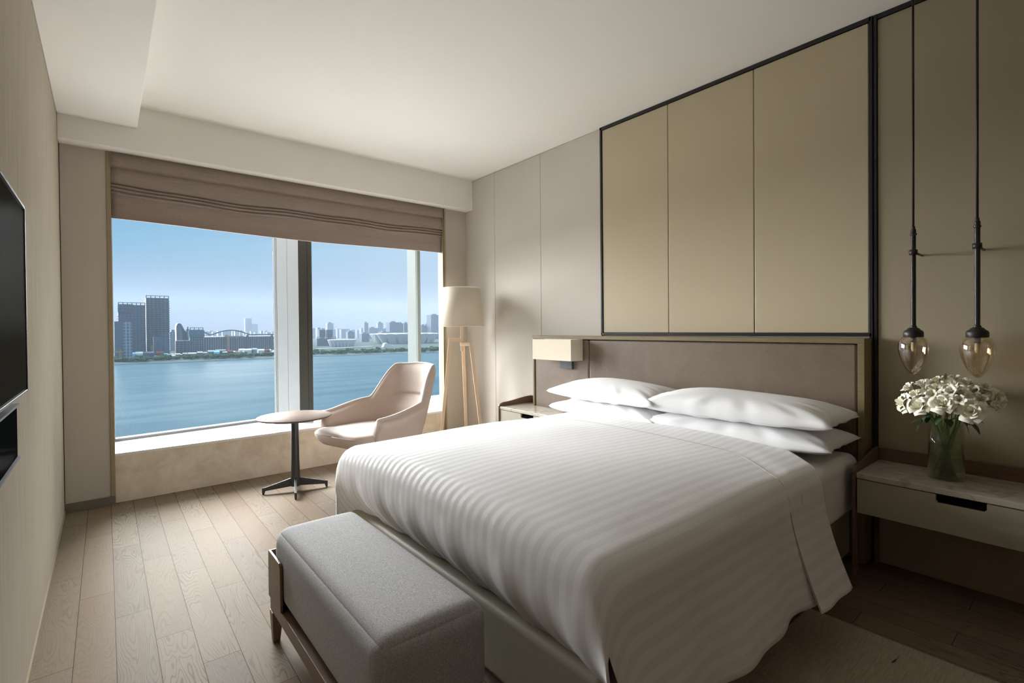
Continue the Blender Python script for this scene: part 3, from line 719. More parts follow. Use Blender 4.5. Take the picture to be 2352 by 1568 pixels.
# ------------------------------------------------------------------ bench at the foot of the bed
BX0, BX1, B0, B1 = .748, 1.088, 1.150, 2.150
bn = empty('bench', ((BX0+BX1)/2, 1.65, 0), label='grey tweed upholstered bench with walnut frame at the foot of bed', cat='bench')
O = ((BX0+BX1)/2, 1.65, 0)
def roundbox(x0, x1, y0, y1, z0, z1, r, cuts=30, crown=0.0, swell=0.0):
    mb = MB(); mb.box(x0, x1, y0, y1, z0, z1); me = mb.mesh('b'); bm = bmesh.new(); bm.from_mesh(me)
    bmesh.ops.subdivide_edges(bm, edges=bm.edges[:], cuts=cuts, use_grid_fill=True)
    lo = Vector((x0+r, y0+r, z0+r)); hi = Vector((x1-r, y1-r, z1-r)); mid = (lo+hi)/2; half_ = (Vector((x1, y1, z1))-Vector((x0, y0, z0)))/2
    for v in bm.verts:
        q_ = Vector([(v.co[k]-mid[k])/half_[k] for k in range(3)])
        # crowd the grid towards the edges so that the rounding is smooth
        g_ = Vector([math.copysign(1-(1-min(1, abs(q_[k])))**1.0, q_[k]) for k in range(3)])
        p_ = Vector([mid[k]+math.copysign(abs(math.sin(g_[k]*PI/2)), g_[k])*half_[k] for k in range(3)])
        c_ = Vector([max(lo[k], min(hi[k], p_[k])) for k in range(3)]); d_ = p_-c_
        if d_.length > 1e-6: p_ = c_+d_.normalized()*r
        if q_.z > .99 or p_.z > z1-r: p_.z += crown*max(0, 1-q_.x**2)*max(0, 1-q_.y**4)
        p_.y += swell*math.copysign(1, q_.y)*(1 if abs(q_.y) > .99 else 0)*(1-q_.z**2)*(1-q_.x**2)
        p_.x += swell*math.copysign(1, q_.x)*(1 if abs(q_.x) > .99 else 0)*(1-q_.z**2)*(1-q_.y**4)
        v.co = p_
    bm.to_mesh(me); bm.free(); return me
me = roundbox(BX0, BX1, B0, B1, .180, .452, .050, crown=.010, swell=.006); me.transform(Matrix.Translation((-O[0], -O[1], 0)))
cu = link('cushion', me, 'tweed', bn)
def loop_seam(z, off, r=.0016):
    p = []; rr = .050; xs = (BX0-off, BX1+off, B0-off, B1+off)
    for cx_, cy_, a_ in ((xs[1]-rr, xs[3]-rr, 0), (xs[0]+rr, xs[3]-rr, 90), (xs[0]+rr, xs[2]+rr, 180), (xs[1]-rr, xs[2]+rr, 270)):
        for k in range(7):
            th = math.radians(a_+15*k); p.append((cx_+rr*math.cos(th), cy_+rr*math.sin(th), z))
    p.append(p[0]); return p
rel(MB().tube(loop_seam(.408, -.0005), .0012, 6), O).build('seam', 'tweed', cu)
mb = MB(); fz0, fz1 = .125, .178
mb.box(BX0-.014, BX0+.022, B0+.0, B1+.012, fz0, fz1); mb.box(BX1-.022, BX1+.002, B0, B1+.012, fz0, fz1)
mb.box(BX0+.022, BX1-.022, B1-.01, B1+.012, fz0, fz1); mb.box(BX0+.022, BX1-.022, B0, B0+.022, fz0, fz1); mb.box(BX0+.022, BX1-.022, B0+.022, B1-.01, fz1-.012, fz1)
rel(mb, O).build('frame', 'bench_wood', bn, bevel=.003, smooth=False)
for y0 in (B1-.155, B0-.018):
    mb = MB(); yy1 = y0+.173
    mb.extr([(y0, .178), (yy1, .178), (yy1, .352), (yy1-.008, .362), (y0+.018, .362), (y0+.004, .355), (y0, .340)], 'X', BX0-.0185, BX0-.0075)
    ye = B1+.0075 if y0 > 1.5 else B0-.0185
    mb.box(BX0-.0185, BX0+.10, ye, ye+.011, .178, .362)
    if y0 > 1.5: rel(mb, O).build('side_bracket', 'bench_wood', bn, bevel=.003, smooth=False)
for x, y in ((BX0+.004, B1-.012), (BX1-.022, B1-.012), (BX0+.004, B0+.016), (BX1-.022, B0+.016)):
    rel(MB().bar((x, y, .125), (x-(.004 if x < .9 else -.004), y, 0), .044, .044, .026, .026, ref=(0, 1, 0)), O).build('leg', 'bench_wood', bn, bevel=.003, smooth=False)

# ------------------------------------------------------------------ nightstands
def nightstand(y0, y1, xf, label, grp='bedside cabinets'):
    ns = empty('nightstand', ((xf+W)/2, (y0+y1)/2, 0), label=label, cat='nightstand', group=grp)
    O = ((xf+W)/2, (y0+y1)/2, 0); zt = .548; xb = W-.016
    rel(MB().box(xf, xb-.018, y0+.016, y1-.016, zt-.026, zt), O).build('marble_top', 'nightstand_marble', ns, bevel=.003, smooth=False)
    # tray rim: low at the front, rising in a curve to the back rail
    prof = [(xf-.006, .0), (xf-.006, zt+.004), (xf+.004, zt+.018), (xf+.03, zt+.030)]
    for k in range(8):
        t = k/7; prof.append((xf+.06+(xb-xf-.08)*t, zt+.034+.030*smoothstep(0, 1, t)))
    prof += [(xb, zt+.064), (xb, 0), (xb-.035, 0), (xb-.035, zt-.20), (xf+.028, zt-.20), (xf+.028, 0)]
    for a, b in ((y0, y0+.0145), (y1-.0145, y1)):
        rel(MB().extr(prof, 'Y', a, b), O).build('side_panel', 'walnut', ns, bevel=.002, smooth=False)
    rel(MB().box(xb-.016, xb, y0+.0145, y1-.0145, zt-.19, zt+.064), O).build('back_rail', 'walnut', ns, bevel=.004, smooth=False)
    za_, zb2 = zt-.190, zt-.030; ym_ = (y0+y1)/2; hw = .080
    mb = MB(); x0, x1 = xf+.003, xf+.020
    pr_ = [(y0+.018, za_), (y1-.018, za_), (y1-.018, zb2), (ym_+hw, zb2), (ym_+hw, zb2-.026), (ym_+hw-.008, zb2-.034), (ym_-hw+.008, zb2-.034), (ym_-hw, zb2-.026), (ym_-hw, zb2), (y0+.018, zb2)]
    n = len(pr_); mb.add([(x0, y, z) for y, z in pr_]+[(x1, y, z) for y, z in pr_], [tuple(range(n)), tuple(range(2*n-1, n-1, -1))]+[(i, n+i, n+(i+1) % n, (i+1) % n) for i in range(n)])
    dr = rel(mb, O).build('drawer', 'drawer_leather', ns, bevel=.0015, smooth=False)
    rel(MB().box(x1, x1+.002, ym_-hw-.01, ym_+hw+.01, zb2-.045, zb2).box(x0+.006, x1, ym_-hw+.006, ym_+hw-.006, zb2-.033, zb2-.018), O).build('handle_recess', 'black_gloss', dr, smooth=False)
    rel(MB().box(x1+.004, xb-.018, y0+.016, y1-.016, za_+.004, zt-.027), O).build('carcass', 'baseboard_brown', ns, smooth=False)
    return ns
nightstand(-.02+.03, .785, 2.985, 'marble-topped nightstand carrying the vase of roses')
nightstand(2.745, 3.515, 2.965, 'marble-topped nightstand on the window side of the bed')

# ------------------------------------------------------------------ rug
MB().box(1.30, 2.605, -1.6, .845, .0005, .009).build('rug', 'rug_weave', smooth=False, label='beige woven rug on the dark floor beside the bed', cat='rug')

# ------------------------------------------------------------------ pendants
def pendant(x, y, label):
    p = empty('pendant_lamp', (x, y, 0), label=label, cat='pendant lamp', group='pendants over the near nightstand')
    MB().lathe([(0, ZC), (.05, ZC), (.05, ZC-.02), (.012, ZC-.026), (0, ZC-.026)], n=32).build('ceiling_rose', 'dark_bronze', p)
    MB().tube([(0, 0, ZC-.02), (0, 0, 1.70)], .0048, 10).build('cord', 'black_metal', p)
    z0 = 1.238
    MB().lathe([(0, 1.715), (.0075, 1.715), (.0075, 1.703), (.0105, 1.700), (.0105, 1.683), (.0135, 1.681), (.0135, 1.674), (.0100, 1.671), (.0100, z0+.008), (.0135, z0+.005), (.0135, z0-.002), (0, z0-.002)], n=28).build('pole', 'dark_bronze', p, bevel=.0006)
    MB().lathe([(0, z0), (.014, z0-.001), (.022, z0-.005), (.027, z0-.012), (.035, z0-.017), (.0388, z0-.024), (.0388, z0-.043), (.037, z0-.046), (0, z0-.046)], n=44).build('cap', 'dark_bronze', p, bevel=.001)
    g = [(.036, z0-.044), (.044, z0-.048), (.053, z0-.060), (.0588, z0-.078), (.0603, z0-.096), (.0585, z0-.116), (.0535, z0-.140), (.045, z0-.166), (.033, z0-.192), (.020, z0-.212), (.009, z0-.223), (0, z0-.226)]
    MB().lathe(g, n=64).build('glass_shade', 'amber_glass', p, sub=1)
    MB().lathe([(0, z0-.046), (.011, z0-.046), (.011, z0-.071), (0, z0-.071)], n=20).build('socket', 'gunmetal', p)
    MB().lathe([(0, z0-.071), (.0085, z0-.071), (.0095, z0-.100), (.007, z0-.112), (0, z0-.116)], n=20).build('bulb', 'bulb_white', p)
    zz = at(2119, 585, 'X', W-.012).z-.004
    MB().tube([(0, 0, zz), (W-.014-x, 0, zz)], .0055, 10).lathe([(.0125, zz-.012), (.0165, zz-.012), (.0165, zz+.012), (.0125, zz+.012)], n=24).build('wall_bracket', 'dark_bronze', p)
    return p
pendant(3.190, .5935, 'amber glass pendant lamp hanging nearer the headboard')
pendant(3.183, .3705, 'amber glass pendant lamp hanging farther from the headboard')

ONES = 'first second third fourth fifth sixth seventh eighth ninth tenth eleventh twelfth thirteenth fourteenth fifteenth sixteenth seventeenth eighteenth nineteenth'.split()
def ordw(i):
    if i < 20: return ONES[i-1]
    t = {2: 'twent', 3: 'thirt', 4: 'fort'}[i//10]; return t+'ieth' if i % 10 == 0 else t+'y-'+ONES[i % 10-1]
def number(objs, fmt):
    for i, o in enumerate(sorted(objs, key=lambda o: o['px'])): o['label'] = fmt % ordw(i+1)
    for o in objs: del o['px']
# ------------------------------------------------------------------ vase and flowers
VX, VY, VZ = 3.185, .476, .5485
vs_ = empty('vase', (VX, VY, VZ), label='clear cylindrical glass vase of water on the marble nightstand', cat='vase')
vr, vh = .0655, .262
MB().lathe([(0, 0), (vr, 0), (vr, vh), (vr-.003, vh), (vr-.003, .008), (0, .008)], n=64).build('glass', 'vase_glass', vs_)
MB().lathe([(0, .0085), (vr-.0035, .0085), (vr-.0035, .158), (0, .158)], n=64).build('water', 'water_in_vase', vs_)

def petal(mb, R0, th, w_, h0, h1, r_in, r_out, curl, rnd, nu=6, nv=6):
    ph = rnd.uniform(-1, 1)*.004
    def f(u, v):
        U = u*2-1; ang = th+U*w_*(.55+.45*math.sin(PI*min(1, v*.9+.1)))
        r = r_in+(r_out-r_in)*math.sin(v*PI/2)**1.2 + curl*smoothstep(.62, 1, v)*(1+.25*abs(U))
        z = h0+(h1-h0)*v - curl*.9*smoothstep(.70, 1, v)**1.4 - .006*U*U*v + ph*v
        tip = 1-.16*abs(U)**2.5*v
        return (r*math.cos(ang), r*math.sin(ang), h0+(z-h0)*tip)
    mb.grid(nu, nv, f)
def rose_mesh(seed, R=.042):
    rnd = random.Random(seed); mb = MB(); k = R/.042; a = rnd.uniform(0, 6)
    for n, w_, h1, ri_, ro, cu_ in ((2, 1.7, .040, .001, .006, .000), (3, 1.25, .041, .003, .012, .001), (4, .95, .041, .005, .0185, .003), (4, .95, .040, .007, .024, .006), (5, .80, .037, .008, .028, .010), (5, .82, .031, .009, .031, .015)):
        for i in range(n):
            petal(mb, 0, a+i*2*PI/n+rnd.uniform(-.15, .15), w_, .0, (h1+rnd.uniform(-.002, .002)), ri_, ro, cu_, rnd)
        a += 1.1
    mb.v = [(x*k, y*k, z*k) for x, y, z in mb.v]; return mb.mesh('bloom')
def lily_mesh(seed, R=.03):
    rnd = random.Random(seed); mb = MB()
    for i in range(6):
        th = i*PI/3+rnd.uniform(-.2, .2); L = R*rnd.uniform(.9, 1.15); op = rnd.uniform(.55, 1.0)
        def f(u, v):
            U = u*2-1; w_ = .0095*math.sin(PI*min(1, v*.86+.12))**.8; r = L*op*(v**1.2)+.003; z = .036*math.sin(v*PI*.55)-.006*v*v-.10*abs(U)*w_
            c_, s_ = math.cos(th), math.sin(th); return (r*c_-U*w_*s_, r*s_+U*w_*c_, z+.003*math.sin(v*9+i))
        mb.grid(4, 7, f)
    return mb.mesh('bloom')
def leaf_mb(L, wd, bendz=.25):
    mb = MB()
    def f(u, v):
        U = u*2-1; w_ = wd*math.sin(PI*v**.8)**.9 if 0 < v < 1 else 0
        return (L*v, U*w_, -bendz*L*v*v+.18*abs(U)*w_)
    return mb.grid(4, 9, f)
ROSE = [rose_mesh(i) for i in range(4)]; LILY = [lily_mesh(i) for i in range(3)]
for me in ROSE: me.materials.append(MATS['petal'])
for me in LILY: me.materials.append(MATS['petal_lily'])
rnd = random.Random(11)
flower_no = 0
def flower(px, py, X, kind, scale, aim, label, group=None, leaf=True):
    """aim: direction the bloom faces"""
    global flower_no
    P = at(px, py, 'X', X); flower_no += 1; i = flower_no
    base = empty('white_rose' if kind == 'rose' else 'white_lily', (VX, VY, VZ), label=label, cat='rose' if kind == 'rose' else 'lily', group=group)
    me = (ROSE if kind == 'rose' else LILY)[i % (4 if kind == 'rose' else 3)]
    b = bpy.data.objects.new('bloom', me); col.objects.link(b); b.parent = base
    for p in me.polygons: p.use_smooth = True
    d = Vector(aim).normalized(); qv = d.to_track_quat('Z', 'Y')
    P0 = P - d*.022*scale
    b.rotation_mode = 'QUATERNION'; b.rotation_quaternion = qv; b.scale = (scale,)*3; b.location = P0-base.location
    # stem: bloom -> neck of the vase -> foot of the vase on the other side
    rel_ = P0-base.location; hor = Vector((rel_.x, rel_.y, 0)); hd = hor.normalized() if hor.length > .01 else Vector((1, 0, 0))
    rot = rnd.uniform(-.8, .8); h2 = Vector((hd.x*math.cos(rot)-hd.y*math.sin(rot), hd.x*math.sin(rot)+hd.y*math.cos(rot), 0))
    neck = h2*min(.048, hor.length*.55) + Vector((0, 0, vh*.98)); foot = -h2*rnd.uniform(.015, .050)+Vector((0, 0, .014))
    pts = []
    ctrl = [foot, foot*.45+neck*.55+Vector((rnd.uniform(-.01, .01), rnd.uniform(-.01, .01), 0)), neck, neck*.5+(rel_-d*.02)*.5+Vector((0, 0, .004)), rel_]
    for k in range(17): pts.append(interp(ctrl, k/16))
    MB().tube(pts, .0026 if kind == 'rose' else .0018, 7).build('stem', 'stem_green', base)
    if kind == 'rose':
        sp_ = MB()
        for k in range(5):
            th = k*2*PI/5
            sp_.grid(2, 4, lambda u, v: ((.004+.014*v)*math.cos(th)-(u*2-1)*.004*(1-v)*math.sin(th), (.004+.014*v)*math.sin(th)+(u*2-1)*.004*(1-v)*math.cos(th), .001-.006*v*v))
        o = sp_.build('sepal', 'leaf_bright', base); o.rotation_mode = 'QUATERNION'; o.rotation_quaternion = qv; o.location = rel_; o.scale = (scale,)*3
    else:
        sp_ = MB()
        for k in range(5):
            th = k*1.3; sp_.tube([(0, 0, .004), (.004*math.cos(th), .004*math.sin(th), .02), (.008*math.cos(th), .008*math.sin(th), .034)], [.0006, .0006, .0013], 5)
        o = sp_.build('stamen', 'stamen', base); o.rotation_mode = 'QUATERNION'; o.rotation_quaternion = qv; o.location = rel_; o.scale = (scale,)*3
    return base
def add_leaf(base, px, py, X, L, wd, d, mat='leaf_green', bend=.25, twist=0.0):
    o = leaf_mb(L, wd, bend).build('leaf', mat, base); P = at(px, py, 'X', X)
    o.rotation_mode = 'QUATERNION'; o.rotation_quaternion = Vector(d).normalized().to_track_quat('X', 'Z')
    o.location = P-base.location; return o
cmx = (-.8, -.15, .25)      # towards the viewer
GR = 'roses in the vase on the nightstand'; GL = 'lilies in the vase on the nightstand'
fr1 = flower(2072, 925, 3.13, 'rose', 1.12, (-.45, .85, .15), 'white rose in side view at the left tip of the bouquet', GR)
fr2 = flower(2110, 930, 3.09, 'rose', 1.05, (-.80, .30, .55), 'open white rose, second from the left in the front of bouquet', GR)
fr3 = flower(2163, 925, 3.07, 'rose', 1.08, (-.85, .10, .50), 'open white rose above the left rim of the vase', GR)
fr4 = flower(2229, 943, 3.08, 'rose', 1.14, (-.90, -.05, .25), 'large open white rose lowest at the front right of bouquet', GR)
fr5 = flower(2296, 918, 3.19, 'rose', 1.12, (-.20, -.90, .15), 'white rose in side view at the right tip of the bouquet', GR)
CR = []; SL = []
for px, py, X, sc_, am in ((2142, 893, 3.16, 1.0, (-.5, .3, .8)), (2182, 885, 3.15, 1.0, (-.5, .1, .9)), (2215, 880, 3.22, 1.05, (-.2, -.1, 1)), (2252, 895, 3.20, 1.05, (-.5, -.4, .8)),
                           (2205, 900, 3.13, .95, (-.8, 0, .6)), (2120, 898, 3.22, 1.0, (-.1, .6, .8)), (2275, 912, 3.25, 1.0, (-.2, -.7, .6)), (2160, 885, 3.26, 1.0, (0, .2, 1))):
    o = flower(px, py, X, 'rose', sc_, am, 'white rose', 'roses packed in the crown of the bouquet'); o['px'] = px; CR.append(o)
number(CR, 'white rose in the crown of the bouquet, %s of these from the left')
ly = flower(2086, 890, 3.15, 'lily', 1.15, (-.5, .6, .6), 'white lily highest at the left of the bouquet', GL)
for px, py, X, am in ((2117, 880, 3.14, (-.4, .3, .9)), (2128, 877, 3.20, (-.2, .1, 1)), (2152, 872, 3.16, (-.3, .3, .9)), (2184, 898, 3.08, (-.8, .2, .6)), (2203, 917, 3.06, (-.9, .0, .3)),
                      (2235, 897, 3.12, (-.7, -.2, .7)), (2253, 917, 3.11, (-.8, -.3, .4)), (2270, 925, 3.15, (-.6, -.6, .2)), (2190, 868, 3.2, (-.2, 0, 1)), (2262, 890, 3.2, (-.4, -.4, .9)), (2100, 905, 3.12, (-.6, .5, .5)),
                      (2176, 893, 3.1, (-.6, 0, .8)), (2140, 905, 3.09, (-.8, .2, .5)), (2285, 930, 3.16, (-.5, -.7, .1))):
    o = flower(px, py, X, 'lily', 1.0, am, 'lily', 'small lilies tucked between the roses'); o['px'] = px; SL.append(o)
number(SL, 'small white lily between the roses, %s of these from the left')
for b_, px, py, X, L, wd, d in ((fr1, 2122, 950, 3.12, .050, .018, (-.3, 1, .1)), (fr1, 2118, 962, 3.11, .052, .018, (-.3, 1, -.35)), (fr1, 2116, 972, 3.10, .045, .017, (-.2, .5, -.8)), (fr2, 2128, 955, 3.10, .045, .016, (-.3, .6, -.9)),
        (fr2, 2135, 950, 3.12, .045, .016, (-.4, .2, -.6)), (fr3, 2160, 955, 3.11, .045, .016, (-.5, .3, -.6)), (fr3, 2175, 962, 3.12, .045, .016, (-.5, -.3, -.3)), (fr4, 2200, 962, 3.13, .050, .017, (-.3, -1, -.2)),
        (fr4, 2222, 958, 3.14, .058, .016, (-.1, -1, -.1)), (fr4, 2225, 968, 3.13, .062, .021, (-.2, -.9, -.75)), (fr5, 2212, 968, 3.15, .055, .020, (.1, -.6, -.9)), (fr5, 2205, 955, 3.18, .05, .018, (-.2, -.4, -.4))):
    add_leaf(b_, px, py, X, L, wd, d)
add_leaf(ly, 2130, 895, 3.08, .040, .004, (-.2, 1, .25), 'leaf_bright'); add_leaf(ly, 2122, 902, 3.08, .035, .003, (-.2, .8, .6), 'leaf_bright')
add_leaf(fr3, 2172, 872, 3.15, .030, .010, (-.05, -.1, 1), 'leaf_bright', -.1); add_leaf(fr3, 2180, 878, 3.08, .022, .009, (-.3, -.8, .3), 'leaf_bright')
add_leaf(fr4, 2190, 915, 3.06, .022, .008, (-.3, .6, .5), 'leaf_bright'); add_leaf(fr4, 2240, 900, 3.08, .022, .008, (-.3, -.2, .9), 'leaf_bright')

# ------------------------------------------------------------------ outside: river, far bank, city
def sky_pt(px, py, Y): return at(px, py, 'Y', Y)
ZW = -48.0
s = NT('river_water'); v = s.obj((.05, .012, 1)); f = s.noise(v, 1, 6, .65, .5); f2 = s.noise(s.obj((.5, .14, 1)), 1, 4, .7)
big = s.noise(s.obj((.004, .0015, 1)), 1, 3, .5)
w_ = s.bump(s.math('ADD', f, s.math('MULTIPLY', f2, .6)), .5, 1.0)
streak = s.ramp(s.noise(s.obj((.006, .03, 1)), 1, 4, .6, .4), [(.4, 0.0), (.65, 1.0)])
cw = s.mix(s.math('MULTIPLY', streak, .5), s.mix(s.ramp(s.n('SeparateXYZ', {0: s.n('TexCoord').outputs['Object']}).outputs['Y'], [(0, 0.0), (1, 1.0)]), (.034, .058, .072), (.034, .058, .072)), (.055, .086, .098))
a_ = s.n('BsdfDiffuse', {'Color': cw, 'Normal': w_}); b_ = s.n('BsdfGlossy', {'Color': (1, 1, 1), 'Roughness': .12, 'Normal': w_})
lw = s.n('LayerWeight', {'Blend': .5}); fr_ = s.math('MULTIPLY_ADD', s.math('POWER', lw.outputs['Facing'], 20.0), .05, .0008)
ms_ = s.n('MixShader', {0: fr_, 1: a_.outputs[0], 2: b_.outputs[0]}); s.t.links.new(ms_.outputs[0], s.out.inputs[0])
plain('bank_ground', (.045, .055, .05), .9, nscale=.02, namp=.3, bump=0, Specular_IOR_Level=.0)
plain('sand_edge', (0.07, 0.085, 0.08), .9, nscale=.05, namp=.2, bump=0, Specular_IOR_Level=.0)
for i, c in enumerate(((.025, .06, .028), (.035, .07, .03), (.05, .08, .035))): plain('far_foliage_%d' % i, c, .9, nscale=.3, namp=.4, bump=0, Specular_IOR_Level=.0)
plain('bark', (.06, .05, .04), .9, nscale=.5, Specular_IOR_Level=.0)
def facade(name, wall, glassc, sx, sz, fw_=.7, fh=.6):
    s = NT(name); t = s.n('TexCoord'); sp = s.n('SeparateXYZ', {0: t.outputs['Object']})
    hx = s.math('FRACT', s.math('DIVIDE', s.math('ADD', sp.outputs['X'], s.math('MULTIPLY', sp.outputs['Y'], 1.0)), sx)); hz = s.math('FRACT', s.math('DIVIDE', sp.outputs['Z'], sz))
    g = s.math('MULTIPLY', s.math('LESS_THAN', hx, fw_), s.math('LESS_THAN', hz, fh))
    n_ = s.noise(s.obj((.05, .05, .3)), 1, 3)
    s.bsdf(s.mix(g, wall, s.mix(n_, glassc, tuple(x*1.6 for x in glassc))), .6, Specular_IOR_Level=.05)
facade('tower_dark', (.055, .066, .085), (.025, .032, .048), 5.0, 4.2, .62, .6)
facade('tower_concrete', (.085, .095, .11), (.028, .036, .05), 6.0, 4.0, .72, .62)
facade('tower_grid', (.19, .215, .24), (.05, .065, .09), 4.6, 5.0, .72, .8)
facade('tower_glass', (.06, .08, .11), (.04, .055, .08), 9.0, 3.6, .9, .7)
facade('block_pale', (.15, .165, .18), (.09, .105, .125), 8.0, 4.0, .6, .5)
facade('block_grey', (.11, .125, .145), (.06, .072, .09), 7.0, 4.0, .6, .5)
plain('stadium_white', (0.37, 0.375, 0.38), .45, nscale=.2, bump=0, Specular_IOR_Level=.0)
plain('stadium_shade', (.20, .24, .30), .6, nscale=.2, bump=0, Specular_IOR_Level=.0)
plain('crane_yellow', (.30, .17, .04), .6, nscale=.2, bump=0, Specular_IOR_Level=.0)
plain('teal_net', (.05, .10, .125), .8, nscale=.2, bump=0, Specular_IOR_Level=.0)
plain('shed_red', (.11, .04, .03), .7, nscale=.2, bump=0, Specular_IOR_Level=.0)
plain('shed_white', (0.375, 0.38, 0.38), .6, nscale=.2, bump=0, Specular_IOR_Level=.0)
plain('shed_blue', (.16, .36, .52), .6, nscale=.2, bump=0, Specular_IOR_Level=.0)
plain('road_pale', (0.31, 0.31, 0.29), .7, nscale=.2, bump=0, Specular_IOR_Level=.0)

shore = [(-300, 760)]+[tuple(at(px, py, 'Z', ZW))[:2] for px, py in ((262, 838), (400, 833), (628, 823), (715, 819), (930, 812), (1000, 811))]+[(1300, 1330), (1700, 1400)]
def shoreY(x):
    for (a, b), (c, d) in zip(shore, shore[1:]):
        if x <= c: t = (x-a)/(c-a); return b+(d-b)*t
    return shore[-1][1]
xs = [-300+i*25 for i in range(81)]
mb = MB(); vs = []; 
for x in xs: vs += [(x, 285, ZW), (x, 600, ZW), (x, shoreY(x)+4, ZW)]
mb.add(vs, [(i*3+j, (i+1)*3+j, (i+1)*3+j+1, i*3+j+1) for i in range(len(xs)-1) for j in range(2)])
rv = mb.build('river', 'river_water', None, kind='structure', smooth=False)
mb = MB(); vs = []
for x in xs:
    y = shoreY(x)+4*math.sin(x*.05)+3*math.sin(x*.13); vs += [(x, y, ZW-1), (x, y+1.5, ZW+.7), (x, y+9, ZW+1.4), (x, y+22, ZW+3.5)]
mb.add(vs, [(i*4+j, (i+1)*4+j, (i+1)*4+j+1, i*4+j+1) for i in range(len(xs)-1) for j in range(3)]); mb.build('bank_edge', 'sand_edge', None, kind='structure', smooth=False)
mb = MB(); vs = []
for x in xs: y = shoreY(x)+22; vs += [(x, y, ZW+3.5), (x*1.3+60, 2200, ZW+3.5), (x*3.2+300, 6000, ZW+3.0)]
mb.add(vs, [(i*3+j, (i+1)*3+j, (i+1)*3+j+1, i*3+j+1) for i in range(len(xs)-1) for j in range(2)]); mb.build('far_bank_ground', 'bank_ground', None, kind='structure', smooth=False)
ZG = ZW+3.5

# haze over the river and the city
hz = MB().box(-900, 4200, 300, 4200, ZW-2, 230)
s = NT('haze'); vn = s.n('VolumePrincipled', {'Color': (.49, .575, .68), 'Density': 0.00010, 'Anisotropy': 0.0}); s.t.links.new(vn.outputs[0], s.out.inputs['Volume'])
HZ = hz.build('river_haze', 'haze', None, kind='stuff', smooth=False, label='pale blue haze lying over the far bank and city', cat='haze')

# trees along the far bank
def blob(seed, r, h):
    rnd = random.Random(seed); bm = bmesh.new()
    for k in range(16):
        a = rnd.uniform(0, 6.3); rr = r*rnd.uniform(.28, .46); mt_ = Matrix.Translation((math.cos(a)*r*.8*rnd.random(), math.sin(a)*r*.8*rnd.random(), h*rnd.uniform(.18, .80))) @ Matrix.Diagonal((rr, rr, rr*rnd.uniform(.7, 1.2), 1))
        bmesh.ops.create_icosphere(bm, subdivisions=2, radius=1, matrix=mt_)
    for v in bm.verts: v.co += Vector((rnd.uniform(-1, 1), rnd.uniform(-1, 1), rnd.uniform(-1, 1)))*r*.10
    me = bpy.data.meshes.new('crown'); bm.to_mesh(me); bm.free(); return me
CROWN = []
for i in range(5):
    me = blob(i, 5.2+i*.5, 9+i*.9); me.materials.append(MATS['far_foliage_%d' % (i % 3)]); CROWN.append(me)
tk = MB().tube([(0, 0, 0), (0, 0, 6)], [.35, .25], 6).mesh('trunk'); tk.materials.append(MATS['bark'])
rnd = random.Random(5); ntree = 0
def tree(x, y, k):
    o = bpy.data.objects.new('riverside_tree', None); col.objects.link(o); o.location = (x, y, ZG-.4)
    tag(o, 'small leafy tree in the green belt along the far bank', 'tree', 'trees along the far bank')
    c_ = bpy.data.objects.new('crown', CROWN[k % 5]); t_ = bpy.data.objects.new('trunk', tk)
    for q_ in (c_, t_): col.objects.link(q_); q_.parent = o
    s_ = rnd.uniform(.60, .95); o.scale = (s_*1.1, s_*1.1, s_*rnd.uniform(.60, .9)); o.rotation_euler = (0, 0, rnd.uniform(0, 6))
x = -15.0
while x < 860:
    for rowy in (24, 36, 50):
        y = shoreY(x)+rowy+rnd.uniform(-5, 5)
        tree(x+rnd.uniform(-3, 3), y, rnd.randrange(5)); ntree += 1
    x += rnd.uniform(8, 10.5) if x < 500 else rnd.uniform(10, 13)

# buildings: placed on the ground of the far bank, real footprints
def bld(name, px0, px1, pytop, Y, mat, label, cat='building', group=None, depth=None, top=None, extra=None, zbase=None):
    a, b = sky_pt(px0, pytop, Y), sky_pt(px1, pytop, Y); wd = b.x-a.x; h = (a.z+b.z)/2-ZG; dp = depth or max(18, min(40, wd*.8))
    o = empty(name, (a.x, Y, ZG), label=label, cat=cat, group=group)
    MB().box(0, wd, 0, dp, -.5, h).build('body', mat, o, smooth=False)
    if top == 'crown':
        mb = MB(); n = max(3, int(wd/6))
        for i in range(n+1): mb.box(i*(wd-1.2)/n, i*(wd-1.2)/n+1.2, 0, 1.2, h, h+4)
        mb.box(0, wd, 0, 1.2, h+3.2, h+4.2); mb.build('roof_frame', 'tower_dark', o, smooth=False)
    if top == 'plant':
        MB().box(wd*.25, wd*.7, dp*.3, dp*.7, h, h+5).build('roof_plant', 'block_grey', o, smooth=False)
    if top == 'fins':
        mb = MB(); n = int(wd/7)
        for i in range(n+1): mb.box(i*wd/n-.4, i*wd/n+.4, -.8, 0, 0, h)
        mb.build('fins', 'tower_glass', o, smooth=False)
    if extra: extra(o, wd, h, dp)
    return o
def ex_grid(o, wd, h, dp):
    MB().box(wd*.50, wd*.98, -1.6, -.1, 0, h*.995).build('pale_front', 'tower_grid', o, smooth=False)
bld('office_tower', 262, 303, 738, 1010, 'tower_glass', 'lower tower with pale window grid at the far left of the skyline', 'tower', extra=ex_grid)
def ex_t2(o, wd, h, dp):
    MB().box(0, wd*.55, -2, dp, h-13, h+1.0).build('top_block', 'tower_dark', o, smooth=False)
    mb = MB()
    for i in range(int((h-14)/4.2)): mb.box(-1.2, wd*.22, -1.4, 0, i*4.2, i*4.2+1.1)
    mb.build('balcony_slab', 'tower_concrete', o, smooth=False)
bld('office_tower', 271, 334, 700, 1085, 'tower_dark', 'dark broad tower with a boxy top, left of the tallest tower', 'tower', extra=ex_t2, top='crown')
